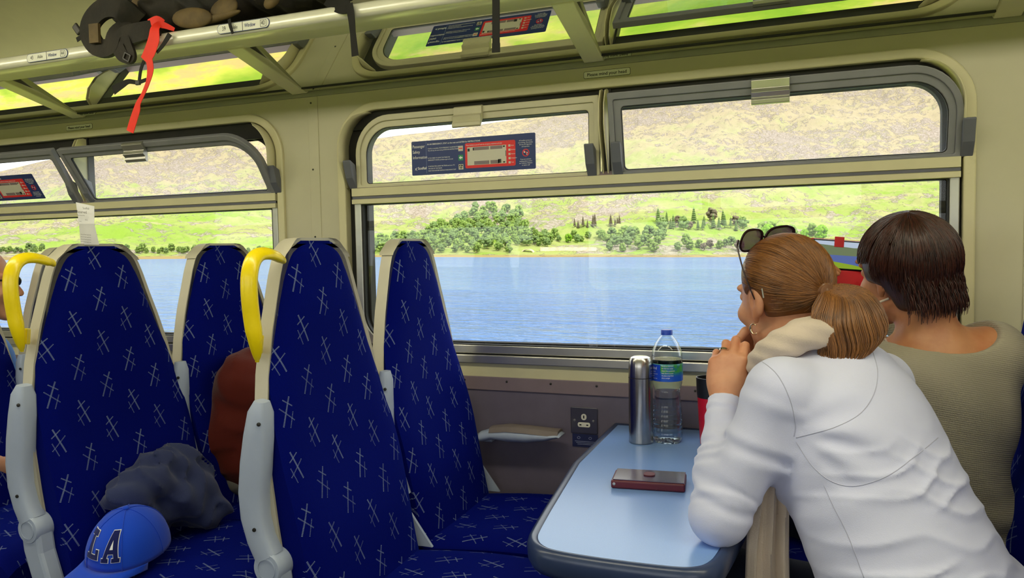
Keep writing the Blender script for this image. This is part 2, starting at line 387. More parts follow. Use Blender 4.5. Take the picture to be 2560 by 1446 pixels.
def window(name, cx, mir=False, detail=True, tilt=(0, 13)):
    W = thing(name, None, None, (cx, YW, 1.2)); W['kind'] = 'structure'
    def G(mb, nm, m, par=W, **k):
        if mir: mirY(mb)
        return mb.go(nm, m, par, **k)
    X = lambda v: cx + (v-C0)
    # surround moulding
    G(MB().ring(rrect(X(-1.460), X(.406), .886, 1.737, (.1, .1, .15, .15), 12), rrect(X(-1.430), X(.378), .90, 1.711, (.09, .09, .125, .125), 12), YW-.012, YW+.05), 'surround', CREAM, bevel=.004)
    # dark rebate behind everything
    G(MB().ring(rrect(X(-1.432), X(.380), .898, 1.713, (.09, .09, .125, .125), 12), rrect(X(-1.36), X(.334), .95, 1.652, .08, 12), YW+.018, YW+.05), 'rebate', DARKGAP)
    # lower light
    fr = G(MB().ring(rrect(X(-1.402), X(.372), .916, 1.422, (.12, .12, .01, .01), 12), rrect(X(-1.376), X(.349), .943, 1.404, (.10, .10, .004, .004), 12), YW-.004, YW+.03), 'frame', ALU if True else CREAM, bevel=.003)
    G(MB().ring(rrect(X(-1.378), X(.351), .941, 1.406, (.10, .10, .004, .004), 12), rrect(X(-1.370), X(.345), .946, 1.4015, (.095, .095, .004, .004), 12), YW-.001, YW+.035), 'glazing_seal', RUBBER, fr)
    p = rrect(X(-1.372), X(.347), .944, 1.403, (.095, .095, .004, .004), 12)
    G(MB().prism(p, YW+.012, YW+.018, 'y'), 'pane', GLASS)
    # middle rail: lip, cream, stripe, cream
    tr = G(MB().prism([(YW+.03, 1.466), (YW+.0, 1.466), (YW-.014, 1.456), (YW-.014, 1.431), (YW-.009, 1.430), (YW-.009, 1.421), (YW-.014, 1.420), (YW-.014, 1.4055), (YW-.004, 1.4045), (YW+.03, 1.4045)], X(-1.404), X(.372)), 'transom', CREAM, auto=30)
    G(MB().box(X(-1.404), X(.372), YW-.0105, YW+.0, 1.4215, 1.4295), 'stripe', STRIPE, tr)
    G(MB().prism([(YW+.03, 1.470), (YW+.004, 1.470), (YW-.012, 1.4585), (YW-.012, 1.456), (YW+.03, 1.456)], X(-1.404), X(.372)), 'drip_lip', LOWSTR, tr)
    # header behind the hoppers
    G(MB().box(X(-1.41), X(.37), YW+.008, YW+.05, 1.652, 1.72), 'header', DARKGAP)
    # middle post
    G(MB().box(X(-.553), X(-.523), YW+.004, YW+.03, 1.456, 1.712), 'post', RUBBER)
    for s, (a, b) in enumerate(((-1.386, -.556), (-.519, .374))):
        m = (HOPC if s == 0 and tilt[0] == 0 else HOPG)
        R = (.004, .004, .004, .125) if s == 0 else (.004, .004, .125, .004)
        Ri = (.012, .012, .012, .09) if s == 0 else (.012, .012, .09, .012)
        Rm = (.006, .006, .006, .105) if s == 0 else (.006, .006, .105, .006)
        M = Matrix.Translation((0, YW, 1.458)) @ Matrix.Rotation(math.radians(tilt[s]), 4, 'X') @ Matrix.Translation((0, -YW, -1.458))
        h = G(MB().ring(rrect(X(a), X(b), 1.458, 1.692, R, 10), rrect(X(a+.016), X(b-.016), 1.466, 1.672, Rm, 10), YW-.012, YW+.008).xf(M), 'hopper', m, bevel=.0025)
        G(MB().ring(rrect(X(a+.015), X(b-.015), 1.4655, 1.673, Rm, 10), rrect(X(a+.036), X(b-.032), 1.470, 1.652, Ri, 10), YW-.006, YW+.006).xf(M), 'inner_frame', m, h, bevel=.002)
        G(MB().ring(rrect(X(a+.034), X(b-.030), 1.468, 1.654, Ri, 10), rrect(X(a+.038), X(b-.034), 1.472, 1.650, Ri, 10), YW-.003, YW+.004).xf(M), 'hopper_seal', RUBBER, h)
        G(MB().prism(rrect(X(a+.036), X(b-.032), 1.470, 1.652, Ri, 10), YW-.001, YW+.003, 'y').xf(M), 'hopper_pane', GLASSU, h)
        if detail:
            q = {0: -.972, 1: -.078}[s] if cx > -1 else {0: -.972, 1: -.14}[s]
            prof = [(YW-.014, 1.694), (YW-.022, 1.690), (YW-.022, 1.668), (YW-.034, 1.660), (YW-.030, 1.646), (YW-.036, 1.640), (YW-.036, 1.630), (YW-.030, 1.626), (YW-.020, 1.640), (YW-.012, 1.652), (YW-.006, 1.694)]
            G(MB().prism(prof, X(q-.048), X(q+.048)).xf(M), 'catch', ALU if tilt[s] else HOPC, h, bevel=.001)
        # side guide plates
        for (gx, on) in ((a-.012, s == 0), (b+.010, s == 1)):
            d = .075 if on else .055
            gp = [(YW+.004, 1.462), (YW-.006, 1.462), (YW-d*.8, 1.56), (YW-d, 1.60), (YW-d*.94, 1.66), (YW-d*.6, 1.70), (YW-.01, 1.707), (YW+.004, 1.705)]
            if not on: G(MB().prism(gp, X(gx)-.0015, X(gx)+.0015), 'guide', CREAM, auto=40)
            bx = X(b-.022) if not on and s == 0 else (X(a+.02) if not on else X(gx))
            G(MB().prism([(YW+.0, 1.456), (YW-.012, 1.456), (YW-.036, 1.49), (YW-.052, 1.545), (YW-.048, 1.548), (YW-.018, 1.535)], bx-.014, bx+.014), 'stay_bracket', BRKT, bevel=.002)
    # curved draught shields round the outer corners
    for sx, (ex, r) in ((-1, (-1.428, .122)), (1, (.376, .122))):
        mb = MB(); o = []; cxx = X(ex) - sx*r
        pts = []
        for i in range(15):
            a = PI/2 + (-sx)*(PI/2)*(i/14)*1.0
            if i < 2: continue
            pts.append((cxx + r*math.cos(a), 1.709-r + r*math.sin(a), .052*min(1, (i-1)/4)))
        pts += [(X(ex), 1.709-r-.02, .052), (X(ex), 1.545, .05), (X(ex), 1.46, .008)]
        L0 = [(p[0], YW+.01, p[1]) for p in pts]; L1 = [(p[0], YW-.0-p[2], p[1]) for p in pts]
        n_ = len(pts); vv = L0+L1; ff = [(i, i+1, n_+i+1, n_+i) for i in range(n_-1)]
        mb.add(vv, ff); o = G(mb, 'draught_shield', CREAM, auto=40); sd = o.modifiers.new('solid', 'SOLIDIFY'); sd.thickness = .003
    return W
window('window_1', C0, tilt=(0, 13))
window('window_2', C0-BAY, tilt=(31, 33))
window('window_3', C0+BAY, detail=False, tilt=(0, 0)); window('window_4', C0-2*BAY, detail=False, tilt=(0, 0))
for i, k in enumerate((-2, -1, 0, 1)): window('window_%d' % (5+i), C0+BAY*k, mir=True, detail=False, tilt=(0, 0))

# ---------------------------------------------------------------- signs
def mind_sign(cx, lab):
    t = thing('sign', lab, 'sign', (cx, YW, 1.754), 'head height warning labels')
    y = YW-.0008
    MB().prism(rrect(cx-.070, cx+.070, 1.7435, 1.7645, .005, 4), y, YW, 'y').go('backing', BLACKINK, t)
    MB().prism(rrect(cx-.0688, cx+.0688, 1.7447, 1.7633, .0042, 4), y-.0004, y, 'y').go('label_face', STICKW, t)
    text('Please mind your head', 'lettering', .0130, face_cam(cx, y-.0006, 1.7537), BLACKINK, t, align='CENTER', wid=1.0, bold=.00015)
mind_sign(-.533, 'Please mind your head label above the large near window')
mind_sign(-2.645, 'Please mind your head label above the farther left window')

def safety_sign(cx, lab, M=Matrix()):
    t = thing('safety_sticker', lab, 'sticker', (cx, YW, 1.55), 'passenger safety stickers'); x0 = cx-.212; w = .424; z0, z1 = 1.489, 1.598
    y = YW-.003
    def P(mb, nm, m): return mb.xf(M).go(nm, m, t)
    def T(s, nm, size, x, z, m, wd=1.0, al='LEFT', bold=0): return text(s, nm, size, M @ face_cam(x0+x*w, y-.0018, z0+(z1-z0)*z), m, t, thick=.0001, wid=wd, align=al, bold=bold)
    Bx = lambda a, b, c, d, dy: MB().box(x0+a*w, x0+b*w, y-dy, y, z0+(z1-z0)*c, z0+(z1-z0)*d)
    P(MB().prism(rrect(x0, x0+w, z0, z1, .004, 4), y-.0006, y, 'y'), 'backing', STICK_BLUE)
    P(MB().prism(rrect(x0+.447*w, x0+.846*w, z0+.12*(z1-z0), z0+.84*(z1-z0), .005, 4), y-.0010, y, 'y'), 'red_panel', REDINK)
    P(Bx(.465, .775, .20, .72, .0014), 'carriage_plan', BEIGEINK)
    for a, b, c, d in ((.52, .64, .62, .71), (.65, .745, .62, .71), (.52, .64, .21, .31), (.65, .72, .21, .31)): P(Bx(a, b, c, d, .0018), 'seat_block', LOWSTR)

    for a, b, c, d in ((.468, .485, .60, .68), (.51, .52, .62, .70), (.75, .765, .66, .70), (.77, .774, .40, .56), (.75, .765, .22, .26), (.71, .735, .22, .33)): P(Bx(a, b, c, d, .0018), 'plan_mark', BLACKINK)
    T('Passenger', 'lettering', .0135, .010, .84, WHITEINK, .82); T('Safety', 'lettering', .0135, .010, .68, WHITEINK, .82); T('Information', 'lettering', .0135, .010, .52, WHITEINK, .82)
    T('ScotRail', 'lettering', .0115, .052, .20, WHITEINK, .85, bold=.0002)
    P(MB().add([(x0+.028*w, y-.0012, z0+.016), (x0+.046*w, y-.0012, z0+.024), (x0+.045*w, y-.0012, z0+.026), (x0+.027*w, y-.0012, z0+.018)], [(0, 1, 2, 3)]).add([(x0+.030*w, y-.0012, z0+.024), (x0+.044*w, y-.0012, z0+.016), (x0+.043*w, y-.0012, z0+.0145), (x0+.028*w, y-.0012, z0+.022)], [(0, 1, 2, 3)]), 'logo_mark', WHITEINK)
    P(Bx(.1235, .1255, .05, .97, .001), 'divider', mat('pale_blue_ink', srgb(120, 140, 190)))
    T('IN AN EMERGENCY, STAY on the train and LISTEN for INSTRUCTIONS', 'lettering', .0066, .135, .885, WHITEINK, .92, bold=.00008)
    for z, a in ((.76, 'If staff are unavailable, PUSH EMERGENCY ALARM BUTTON'), (.70, 'This will stop the train during LISTEN FOR INSTRUCTIONS'), (.48, 'IF YOU NEED TO LEAVE THE TRAIN VIA'), (.42, 'EMERGENCY DOOR and follow signs to the exit'), (.24, 'IF INSTRUCTED, LEAVE THE TRAIN and move TO'), (.175, 'THE SIDE OF THE TRACK'), (.11, 'WAIT FOR FURTHER INSTRUCTIONS FROM STAFF')):
        T(a, 'lettering', .0052, .140, z, WHITEINK, .84)
    P(Bx(.392, .430, .63, .78, .001), 'alarm_icon', BEIGEINK); P(Bx(.396, .426, .695, .72, .0014), 'alarm_bar', REDINK)
    P(Bx(.392, .430, .36, .52, .001), 'exit_icon', GREENINK)
    P(MB().prism([(x0+.396*w, z0+.44*(z1-z0)), (x0+.411*w, z0+.49*(z1-z0)), (x0+.411*w, z0+.46*(z1-z0)), (x0+.425*w, z0+.46*(z1-z0)), (x0+.425*w, z0+.42*(z1-z0)), (x0+.411*w, z0+.42*(z1-z0)), (x0+.411*w, z0+.39*(z1-z0))], y-.0014, y, 'y'), 'exit_arrow', WHITEINK)
    P(Bx(.392, .430, .10, .25, .001), 'track_icon', BEIGEINK)
    pl = MB()
    for a, b, c, d in ((.396, .405, .19, .23), (.415, .426, .19, .23), (.398, .424, .14, .16), (.41, .414, .11, .24)): pl.box(x0+a*w, x0+b*w, y-.0014, y, z0+c*(z1-z0), z0+d*(z1-z0))
    P(pl, 'track_lines', BLACKINK)
    T('Please familiarise yourself with the emergency equipment and exits', 'lettering', .0052, .457, .775, WHITEINK, .86)
    for i in range(5):
        P(Bx(.792, .808, .66-.118*i, .72-.118*i, .0014), 'key_icon', BEIGEINK)
        T(('Alarm', 'Exit door', 'Hammer', 'Extinguisher', 'Track')[i], 'lettering', .0048, .813, .69-.118*i, WHITEINK, .8)
    P(MB().ring([(x0+.925*w+.0115*math.cos(a), z0+.46*(z1-z0)+.0115*math.sin(a)) for a in np.linspace(0, 2*PI, 25)[:-1]], [(x0+.925*w+.0090*math.cos(a), z0+.46*(z1-z0)+.0090*math.sin(a)) for a in np.linspace(0, 2*PI, 25)[:-1]], y-.0012, y), 'prohibition_ring', REDINK)
    P(MB().add([(x0+.925*w-.008, y-.0016, z0+.046*1+.0125), (x0+.925*w-.006, y-.0016, z0+.046+.0142), (x0+.925*w+.008, y-.0016, z0+.046-.0002), (x0+.925*w+.006, y-.0016, z0+.046-.0020)], [(0, 1, 2, 3)]), 'prohibition_bar', REDINK)
    P(MB().box(x0+.925*w-.006, x0+.925*w-.002, y-.0013, y, z0+.050, z0+.056).box(x0+.925*w+.002, x0+.925*w+.006, y-.0013, y, z0+.044, z0+.052), 'pictogram', WHITEINK)
    for i, s in enumerate(('All ScotRail services are', 'non-smoking. This includes', 'the use of E-Cigarettes', 'and vaporisers', 'If you see someone', 'smoking please contact', 'our Customer Relations', 'or station staff')):
        T(s, 'lettering', .0052, .925, (.80, .745, .69, .635)[i] if i < 4 else (.28, .225, .17, .115)[i-4], WHITEINK, .84, 'CENTER')
safety_sign(-.968, 'blue and red passenger safety sticker on the near window')
Mt = Matrix.Translation((0, YW, 1.458)) @ Matrix.Rotation(math.radians(31), 4, 'X') @ Matrix.Translation((0, -YW, -1.458))
safety_sign(-.968-BAY+.02, 'passenger safety sticker on the tilted pane of the left window', Mt)

# ---------------------------------------------------------------- luggage rack
rk = thing('luggage_rack', 'long aluminium luggage rack with a dark glass shelf above the windows', 'luggage rack', (C0, YW, 1.8))
RAILM = mat('rack_rail_metal', srgb(228, 226, 210), .28, metal=.15, var=.03, coat=.4)
prof = [(1.888, 1.868), (1.888, 1.880), (1.80, 1.893), (1.775, 1.902), (1.758, 1.901), (1.748, 1.895), (1.7445, 1.888), (1.7435, 1.872), (1.747, 1.864), (1.755, 1.860), (1.80, 1.860)]
MB().prism(prof, XL+.02, XR-.02).go('rail', RAILM, rk, auto=40)
m, nt, b = newmat('rack_glass')
b.inputs['Base Color'].default_value = (.62, .64, .50, 1); b.inputs['Roughness'].default_value = .015; b.inputs['Metallic'].default_value = .93
RG = m
MB().prism([(1.885, 1.893), (2.176, 1.791), (2.1775, 1.797), (1.8865, 1.899)], XL+.02, XR-.02).go('glass_shelf', RG, rk)
MB().prism([(2.165, 1.797), (2.20, 1.797), (2.20, 1.835), (2.165, 1.815)], XL+.02, XR-.02).go('wall_channel', STRIPG, rk, bevel=.002)
MB().box(XL+.02, XR-.02, 2.155, 2.166, 1.795, 1.806).go('shelf_seal', RUBBER, rk)
BR = mat('rack_bracket_paint', srgb(228, 224, 190), .35, var=.02)
for x in (-3.66, -2.63, -1.598, -.567, .466, 1.5):
    bk = MB().prism([(1.872, 1.864), (2.185, 1.786), (2.20, 1.795), (2.20, 1.815), (1.89, 1.878), (1.872, 1.876)], x-.030, x+.030).go('bracket', BR, rk, bevel=.003)
def seat_label(cx, a, b_, lab):
    t = thing('seat_number_label', lab, 'label', (cx, 1.7435, 1.88), 'seat number labels on the rack rail')
    y = 1.7425
    MB().prism(rrect(cx-.090, cx+.090, 1.8675, 1.8945, .0132, 8), y-.0004, y+.002, 'y').go('backing', NAVYINK, t)
    MB().prism(rrect(cx-.0885, cx+.0885, 1.869, 1.893, .0118, 8), y-.0008, y+.002, 'y').go('label_face', STICKW, t)
    MB().box(cx-.0015, cx, y-.0012, y, 1.869, 1.893).go('divider', BLACKINK, t)
    T = lambda s, x, sz, m, w=1, bo=0: text(s, 'lettering', sz, face_cam(x, y-.0011, 1.881), m, t, thick=.0001, wid=w, bold=bo)
    T(a, cx-.072, .017, BLACKINK, .75); T('Aisle', cx-.041, .014, BLACKINK, .85); T('Window', cx+.006, .0145, NAVYINK, .72, .0002); T(b_, cx+.0625, .018, BLACKINK, .72)
    MB().ring(rrect(cx+.0595, cx+.0800, 1.8715, 1.8905, .001, 2), rrect(cx+.0605, cx+.0790, 1.8725, 1.8895, .001, 2), y-.0012, y).go('number_box', BLACKINK, t)
for px, py, a, b_, lab in ((117, 140, '43', '44', 'leftmost seat number label on the rack rail, left of the backpack'), (607, 67, '39', '40', 'seat number label on the rail just below the backpack')):
    seat_label(onY(px, py, 1.742).x, a, b_, lab)
seat_label(2*onY(607, 67, 1.742).x - onY(117, 140, 1.742).x, '35', '36', 'seat number label cut off by the top edge of the photo')

# ---------------------------------------------------------------- ceiling lights along the aisle
m, nt, b = newmat('lamp_diffuser'); b.inputs['Base Color'].default_value = (.9, .9, .85, 1)
b.inputs['Emission Color'].default_value = (1, .94, .74, 1); b.inputs['Emission Strength'].default_value = LAMP; LAMPM = m
cl0 = None
for i, x in enumerate((-3.4, -2.0, -.6, .8, 2.0)):
    if cl0 is None:
        t = thing('ceiling_light', 'long fluorescent ceiling light above the aisle', 'light', (x, .83, 2.19), 'ceiling lights along the aisle')
        MB().box(x-.58, x+.58, .74, .92, 2.185, 2.205).go('housing', CREAM, t, bevel=.004)
        MB().prism([(.755, 2.187), (.765, 2.135), (.80, 2.118), (.86, 2.118), (.895, 2.135), (.905, 2.187)], x-.56, x+.56).go('diffuser', LAMPM, t, auto=40)
        cl0 = t; xx = x
    else: dup(cl0, (x-xx, 0, 0))
# ================================================================ outside: lake, far hillside, trackside grass
LAKE = -5.0
def azel(px, py):
    d = ray(px, py).normalized(); x, y, z = d.dot(EX), d.dot(EY), d.dot(UPW)
    return math.atan2(x, y), z/math.hypot(x, y)
SKY = sorted(azel(*p) for p in ((0, 425), (60, 412), (130, 396), (250, 352), (420, 335), (560, 322), (760, 345), (860, 350), (935, 342), (1060, 328), (1180, 311), (1330, 288), (1420, 268), (1600, 205), (1800, 165), (2000, 140), (2360, 110)))
SA = [a for a, e in SKY]; SE = [e for a, e in SKY]
from mathutils import noise as mn
def fbm(x, y, o=5, g=.5): return mn.fractal(Vector((x, y, 3.3)), g, 2.1, o)
def shore_r(a): return 470 + 60*math.sin(a*3+.6) + 25*math.sin(a*9) + 10*math.sin(a*23+1)
def hill(a, t):
    """height above camera of the land at azimuth a, t = 0 shore .. 1 skyline"""
    r = shore_r(a); R = r + t*1350; E = float(np.interp(a, SA, SE))
    e0 = LAKE/r; x, y = R*math.sin(a), R*math.cos(a)
    prof = .02*min(1, t*30)*min(1, t*30) + .98*(t**.86)*(.82+.18*t) if t <= 1 else 1
    e = e0 + (E-e0)*prof; h = e*R
    amp = min(1, t*9)*(1-max(0, t-.9)*8 if t > .9 else 1)
    h += amp*(16*fbm(x/170, y/170) + 7*fbm(x/48+9, y/48) + (2.6*fbm(x/15, y/15+5)))*(.35+.65*t)
    if t <= 1: h = min(h, (E*.985 + .0006*math.sin(a*60))*R)
    if t < .03: h = LAKE + (h-LAKE)*(t/.03)**1.2
    return R, h
A0, A1, NA = -1.15, .80, 740
ts = np.concatenate([[-.02, 0], np.linspace(.003, .06, 16), np.linspace(.065, 1, 230), [1.06, 1.2]])
V = []; F = []
for i in range(NA):
    a = A0 + (A1-A0)*i/(NA-1)
    for t in ts:
        if t < 0: R, h = shore_r(a)-15, LAKE-2
        elif t > 1: R, h = hill(a, 1.0); R += (t-1)*1350; h -= (t-1)*250
        else: R, h = hill(a, float(t))
        V.append(out(R*math.sin(a), R*math.cos(a), h))
nt_ = len(ts)
F = [(i*nt_+j, (i+1)*nt_+j, (i+1)*nt_+j+1, i*nt_+j+1) for i in range(NA-1) for j in range(nt_-1)]
def land_mat():
    m, nt, b = newmat('hillside_ground'); co = coords(nt)
    n0 = noise(nt, co, .004, 5, .6, .6); n1 = noise(nt, co, .014, 6, .58, 1.2); n2 = noise(nt, co, .06, 5, .6, .8); n3 = noise(nt, co, .4, 3, .6)
    gp = nt.nodes.new('ShaderNodeVectorMath'); gp.operation = 'SUBTRACT'; nt.links.new(co, gp.inputs[0]); gp.inputs[1].default_value = tuple(CAM)
    dt = nt.nodes.new('ShaderNodeVectorMath'); dt.operation = 'DOT_PRODUCT'; nt.links.new(gp.outputs[0], dt.inputs[0]); dt.inputs[1].default_value = tuple(UPW); H = N(nt, dt.outputs['Value'])
    lush = srgb(170, 206, 74); grass = srgb(196, 208, 112); pale = srgb(218, 214, 152); heath = srgb(226, 200, 168); rock = srgb(226, 208, 196); dark = srgb(88, 92, 66)
    c = mixc(nt, n1.ss(.38, .62), lush, grass)
    c = mixc(nt, (n0*.6 + n2*.25 + H/520.0 + n1*.3).ss(.50, .86), c, pale)
    c = mixc(nt, ((n1*.5 + n0*.5)*1.0 + H/1100.0).ss(.52, .70)*.7, c, heath)
    c = mixc(nt, n3.ss(.62, .74)*.35, c, dark)
    # outcrops
    mp = nt.nodes.new('ShaderNodeMapping'); nt.links.new(co, mp.inputs[0]); mp.inputs['Scale'].default_value = (1, 1, 1.5)
    vo = nt.nodes.new('ShaderNodeTexVoronoi'); nt.links.new(mp.outputs[0], vo.inputs['Vector']); vo.inputs['Scale'].default_value = .16; vo.feature = 'DISTANCE_TO_EDGE'
    crack = N(nt, vo.outputs['Distance']).ss(.0, .10)*.5 + n3.ss(.35, .6)*.5
    rk = ((n2*.55 + n0*.45) + n3*.16 + H*.00010).ss(.60, .65)
    rc = mixc(nt, crack, srgb(182, 162, 146), rock)
    c = mixc(nt, rk*.8, c, rc)
    sh = (H*-1.0 - 3.2).ss(0, 1.2); c = mixc(nt, sh, c, srgb(196, 170, 110))
    c = mixc(nt, .45, (0, 0, 0, 1), c)
    nt.links.new(c, b.inputs['Base Color']); b.inputs['Roughness'].default_value = .95; b.inputs['Specular IOR Level'].default_value = .1
    bump(nt, b, n2*1.6 + n3*.3 + rk*(crack*.6+.5), .7, 2.0)
    return m
LAND = land_mat()
ld = mk('hillside', V, F, LAND, smooth=True); tag(ld, 'sunlit green and rocky hillside across the water', 'hillside', kind='structure')
# lake
m, nt, b = newmat('lake_water'); co = coords(nt)
w1 = noise(nt, co, .9, 4, .6, .3, (.35, 1, 1)); w2 = noise(nt, co, .16, 4, .6, .4, (.5, 1, 1)); w3 = noise(nt, co, 4.0, 3, .6, 0, (.5, 1, 1)); w4 = noise(nt, co, .02, 3, .6, .3, (.35, 1, 1))
nt.links.new(mixc(nt, w4.ss(.35, .65), srgb(70, 108, 168), srgb(84, 120, 172)), b.inputs['Base Color'])
b.inputs['Roughness'].default_value = .16; b.inputs['IOR'].default_value = 1.33
bump(nt, b, w1*1.0 + w2*1.9 + w3*.10, 1.0, 2.0)
LW = []
for r in (12.5, 20, 60, 200, 480, 700):
    for i in range(60):
        a = -1.4 + 2.5*i/59; LW.append(out(r*math.tan(max(-1.35, min(1.35, a))) if r < 15 else r*math.sin(a)*1.02, r if r < 15 else r*math.cos(a), LAKE))
lk = mk('lake', LW, [(i*60+j, i*60+j+1, (i+1)*60+j+1, (i+1)*60+j) for i in range(5) for j in range(59)], m); tag(lk, 'rippled blue lake water outside the windows', 'lake', kind='structure')
# trackside bank
m, nt, b = newmat('trackside_grass'); co = coords(nt)
g1 = noise(nt, co, 1.3, 5, .6, .5, (.5, 1, 1)); g2 = noise(nt, co, 5, 5, .7, 0, (.25, 1, 1))
c = mixc(nt, g1.ss(.35, .65), srgb(120, 160, 30), srgb(206, 208, 84)); c = mixc(nt, (g2*.5+g1*.5).ss(.50, .58)*.8, c, srgb(200, 170, 124)); c = mixc(nt, .95, (0, 0, 0, 1), c)
nt.links.new(c, b.inputs['Base Color']); b.inputs['Roughness'].default_value = .9; bump(nt, b, g2, .6, .1)
V = []; ys = [2.6, 4, 6, 8, 9.5, 11, 12.5, 14]; hs = [-2.7, -2.75, -2.8, -2.9, -3.3, -4.0, -4.9, -5.6]
for j in range(len(ys)):
    for i in range(80):
        x = -60+90*i/79; V.append(out(x, ys[j]+.3*math.sin(x*.7), hs[j]+.12*fbm(x*.5, ys[j])))
bank = mk('trackside_bank', V, [(j*80+i, j*80+i+1, (j+1)*80+i+1, (j+1)*80+i) for j in range(len(ys)-1) for i in range(79)], m, smooth=True); tag(bank, 'grass bank between the track and the water', 'bank', kind='structure')
gr = MB().add([out(-60, -60, -2.7), out(30, -60, -2.7), out(30, 2.7, -2.7), out(-60, 2.7, -2.7)], [(0, 1, 2, 3)]).go('trackside_meadow', m); tag(gr, 'grassy ground beside the train', 'ground', kind='structure')

# ---- trees: a few crown shapes, copied
def leaf_mat(name, c1, c2, dk):
    m, nt, b = newmat(name); co = coords(nt); n = noise(nt, co, .9, 5, .75); n2 = noise(nt, co, .25, 2)
    c = mixc(nt, n2.ss(.3, .7), c1, c2); c = mixc(nt, n.ss(.35, .5), dk, c); c = mixc(nt, .72, (0, 0, 0, 1), c)
    nt.links.new(c, b.inputs['Base Color']); b.inputs['Roughness'].default_value = .9; b.inputs['Specular IOR Level'].default_value = .1; bump(nt, b, n, 1, .8); return m
LM = [leaf_mat('leaves_mid_green', srgb(142, 172, 80), srgb(164, 188, 98), srgb(104, 134, 66)), leaf_mat('leaves_bright_green', srgb(136, 190, 40), srgb(158, 204, 62), srgb(84, 128, 34)), leaf_mat('leaves_blue_green', srgb(134, 162, 92), srgb(150, 174, 106), srgb(98, 126, 76)), leaf_mat('leaves_grey_brown', srgb(140, 126, 104), srgb(156, 144, 118), srgb(98, 88, 70))]
BARK = mat('bark', srgb(110, 92, 74), .9)
def tree_proto(kind, mi, seed):
    rs = random.Random(seed); t = thing('tree', '', 'tree')
    cr = MB()
    if kind == 'conifer':
        for i in range(7):
            z = 1.2+i*1.15; cr.lathe([(2.0*(1-i/8)+.2, 0), (1.2*(1-i/8)+.1, .9), (.1, 2.2)], (0, 0, z), 9)
    else:
        for i in range(34):
            a, h = rs.uniform(0, 2*PI), rs.random(); rr = (math.sin(PI*(.15+.8*h))**.7)*3.4*rs.uniform(.45, 1)
            s = rs.uniform(.9, 1.7); c0 = len(cr.v); cr.ball((rr*math.cos(a), rr*math.sin(a), 2.0+h*6.2), (s, s, s*.8), 8, 5)
            for q in range(c0, len(cr.v)): cr.v[q] += Vector((rs.uniform(-.25, .25), rs.uniform(-.25, .25), rs.uniform(-.25, .25)))
    cr.go('crown', LM[mi], t, smooth=True); MB().tube([(0, 0, -1.5), (0, 0, 3.5)], [.3, .18], 6).go('trunk', BARK, t)
    return t
PROTO = [tree_proto('round', 0, 1), tree_proto('round', 1, 2), tree_proto('round', 2, 3), tree_proto('conifer', 2, 4), tree_proto('conifer', 3, 5), tree_proto('round', 3, 6), tree_proto('round', 0, 8)]
# trees are placed by where they stand on the hill: (azimuth, t)
def ground_at(px, py):
    a, e = azel(px, py); lo, hi = 0.0, 1.0
    for _ in range(30):
        m_ = (lo+hi)/2; R, h = hill(a, m_)
        if h/R < e: lo = m_
        else: hi = m_
    R, h = hill(a, lo); return out(R*math.sin(a), R*math.cos(a), h)
used = {}; placed = []
def put(px, py, hpx, pi, label, group):
    P = ground_at(px, py); d = (P-CAM).length; H = hpx*d/FOC/9.0; rad = H*(2.3 if pi in (3, 4) else 4.7)
    if (1275 < px < 1500 and py > 617) or any((P-q).length < (rad+r2) for q, r2 in placed): return None
    placed.append((P, rad))
    if pi not in used: o = PROTO[pi]; used[pi] = 1; o['label'] = label
    else: o = dup(PROTO[pi], (0, 0, 0), label)
    o.location = P; w = random.uniform(.85, 1.05)
    o.scale = (H*w, H*w, H); o.rotation_euler = (0, 0, random.uniform(0, 6.28)); o['group'] = group
    return o
rt = random.Random(5)
G = 'trees on the far lakeside'
def band(n, x0, x1, yf, h, kinds, label, grp):
    for i in range(n):
        for _ in range(14):
            px = x0+(x1-x0)*(i+rt.random()*.9)/n
            if put(px, yf(px), h*rt.uniform(.7, 1.25), rt.choice(kinds), label, grp): break
band(30, 310, 690, lambda x: 636-rt.uniform(0, 6), 17, (2, 0), 'small tree in the row along the shore beyond the left window', 'shore trees beyond the left window')
band(16, 0, 110, lambda x: 634-rt.uniform(0, 8), 14, (2, 0), 'tiny tree on the shore at the far left of the view', 'shore trees at the far left')
wy = lambda x: rt.uniform(float(np.interp(x, [905, 960, 1060, 1200, 1330, 1370], [612, 606, 592, 520, 580, 610])), 634)
band(230, 905, 1370, wy, 24, (0, 2, 0, 6, 2), 'tree in the dense green wood rising from the shore', 'trees of the lakeside wood')
band(30, 1180, 1300, lambda x: rt.uniform(528, 575), 24, (0, 2), 'tree in the upper tip of the lakeside wood', 'trees at the top of the wood')
band(9, 1435, 1490, lambda x: 572-rt.uniform(0, 6), 26, (4,), 'bare brown conifer in the small stand above the shore', 'brown conifer stand')
band(3, 1476, 1492, lambda x: 572, 30, (3,), 'dark green conifer beside the brown stand', 'dark conifers beside the brown stand')
band(6, 1525, 1550, lambda x: 566-rt.uniform(0, 4), 22, (4,), 'grey brown conifer in the second small stand', 'second conifer stand')
band(26, 1500, 1660, lambda x: rt.uniform(596, 632), 32, (0, 2, 6), 'leafy tree in the grove right of the shore road', 'grove right of the shore road')
band(22, 1640, 1860, lambda x: rt.uniform(556, 580), 30, (2, 3, 3, 5), 'slender tree on the rocky slope above the shore', 'slope trees above the shore')
band(10, 1690, 1850, lambda x: rt.uniform(616, 630), 26, (0, 2, 5), 'low bush by the waterline left of the sunglasses', 'waterline bushes')
for px, h in ((1762, 52), (1822, 52)): put(px, 622, h, 1, 'bright green round tree on the shore, %s of two' % ('left' if px < 1800 else 'right'), 'bright trees on the shore')
band(9, 1890, 2060, lambda x: rt.uniform(590, 604), 34, (1, 0), 'bright green tree beyond the two women', 'bright trees beyond the women')
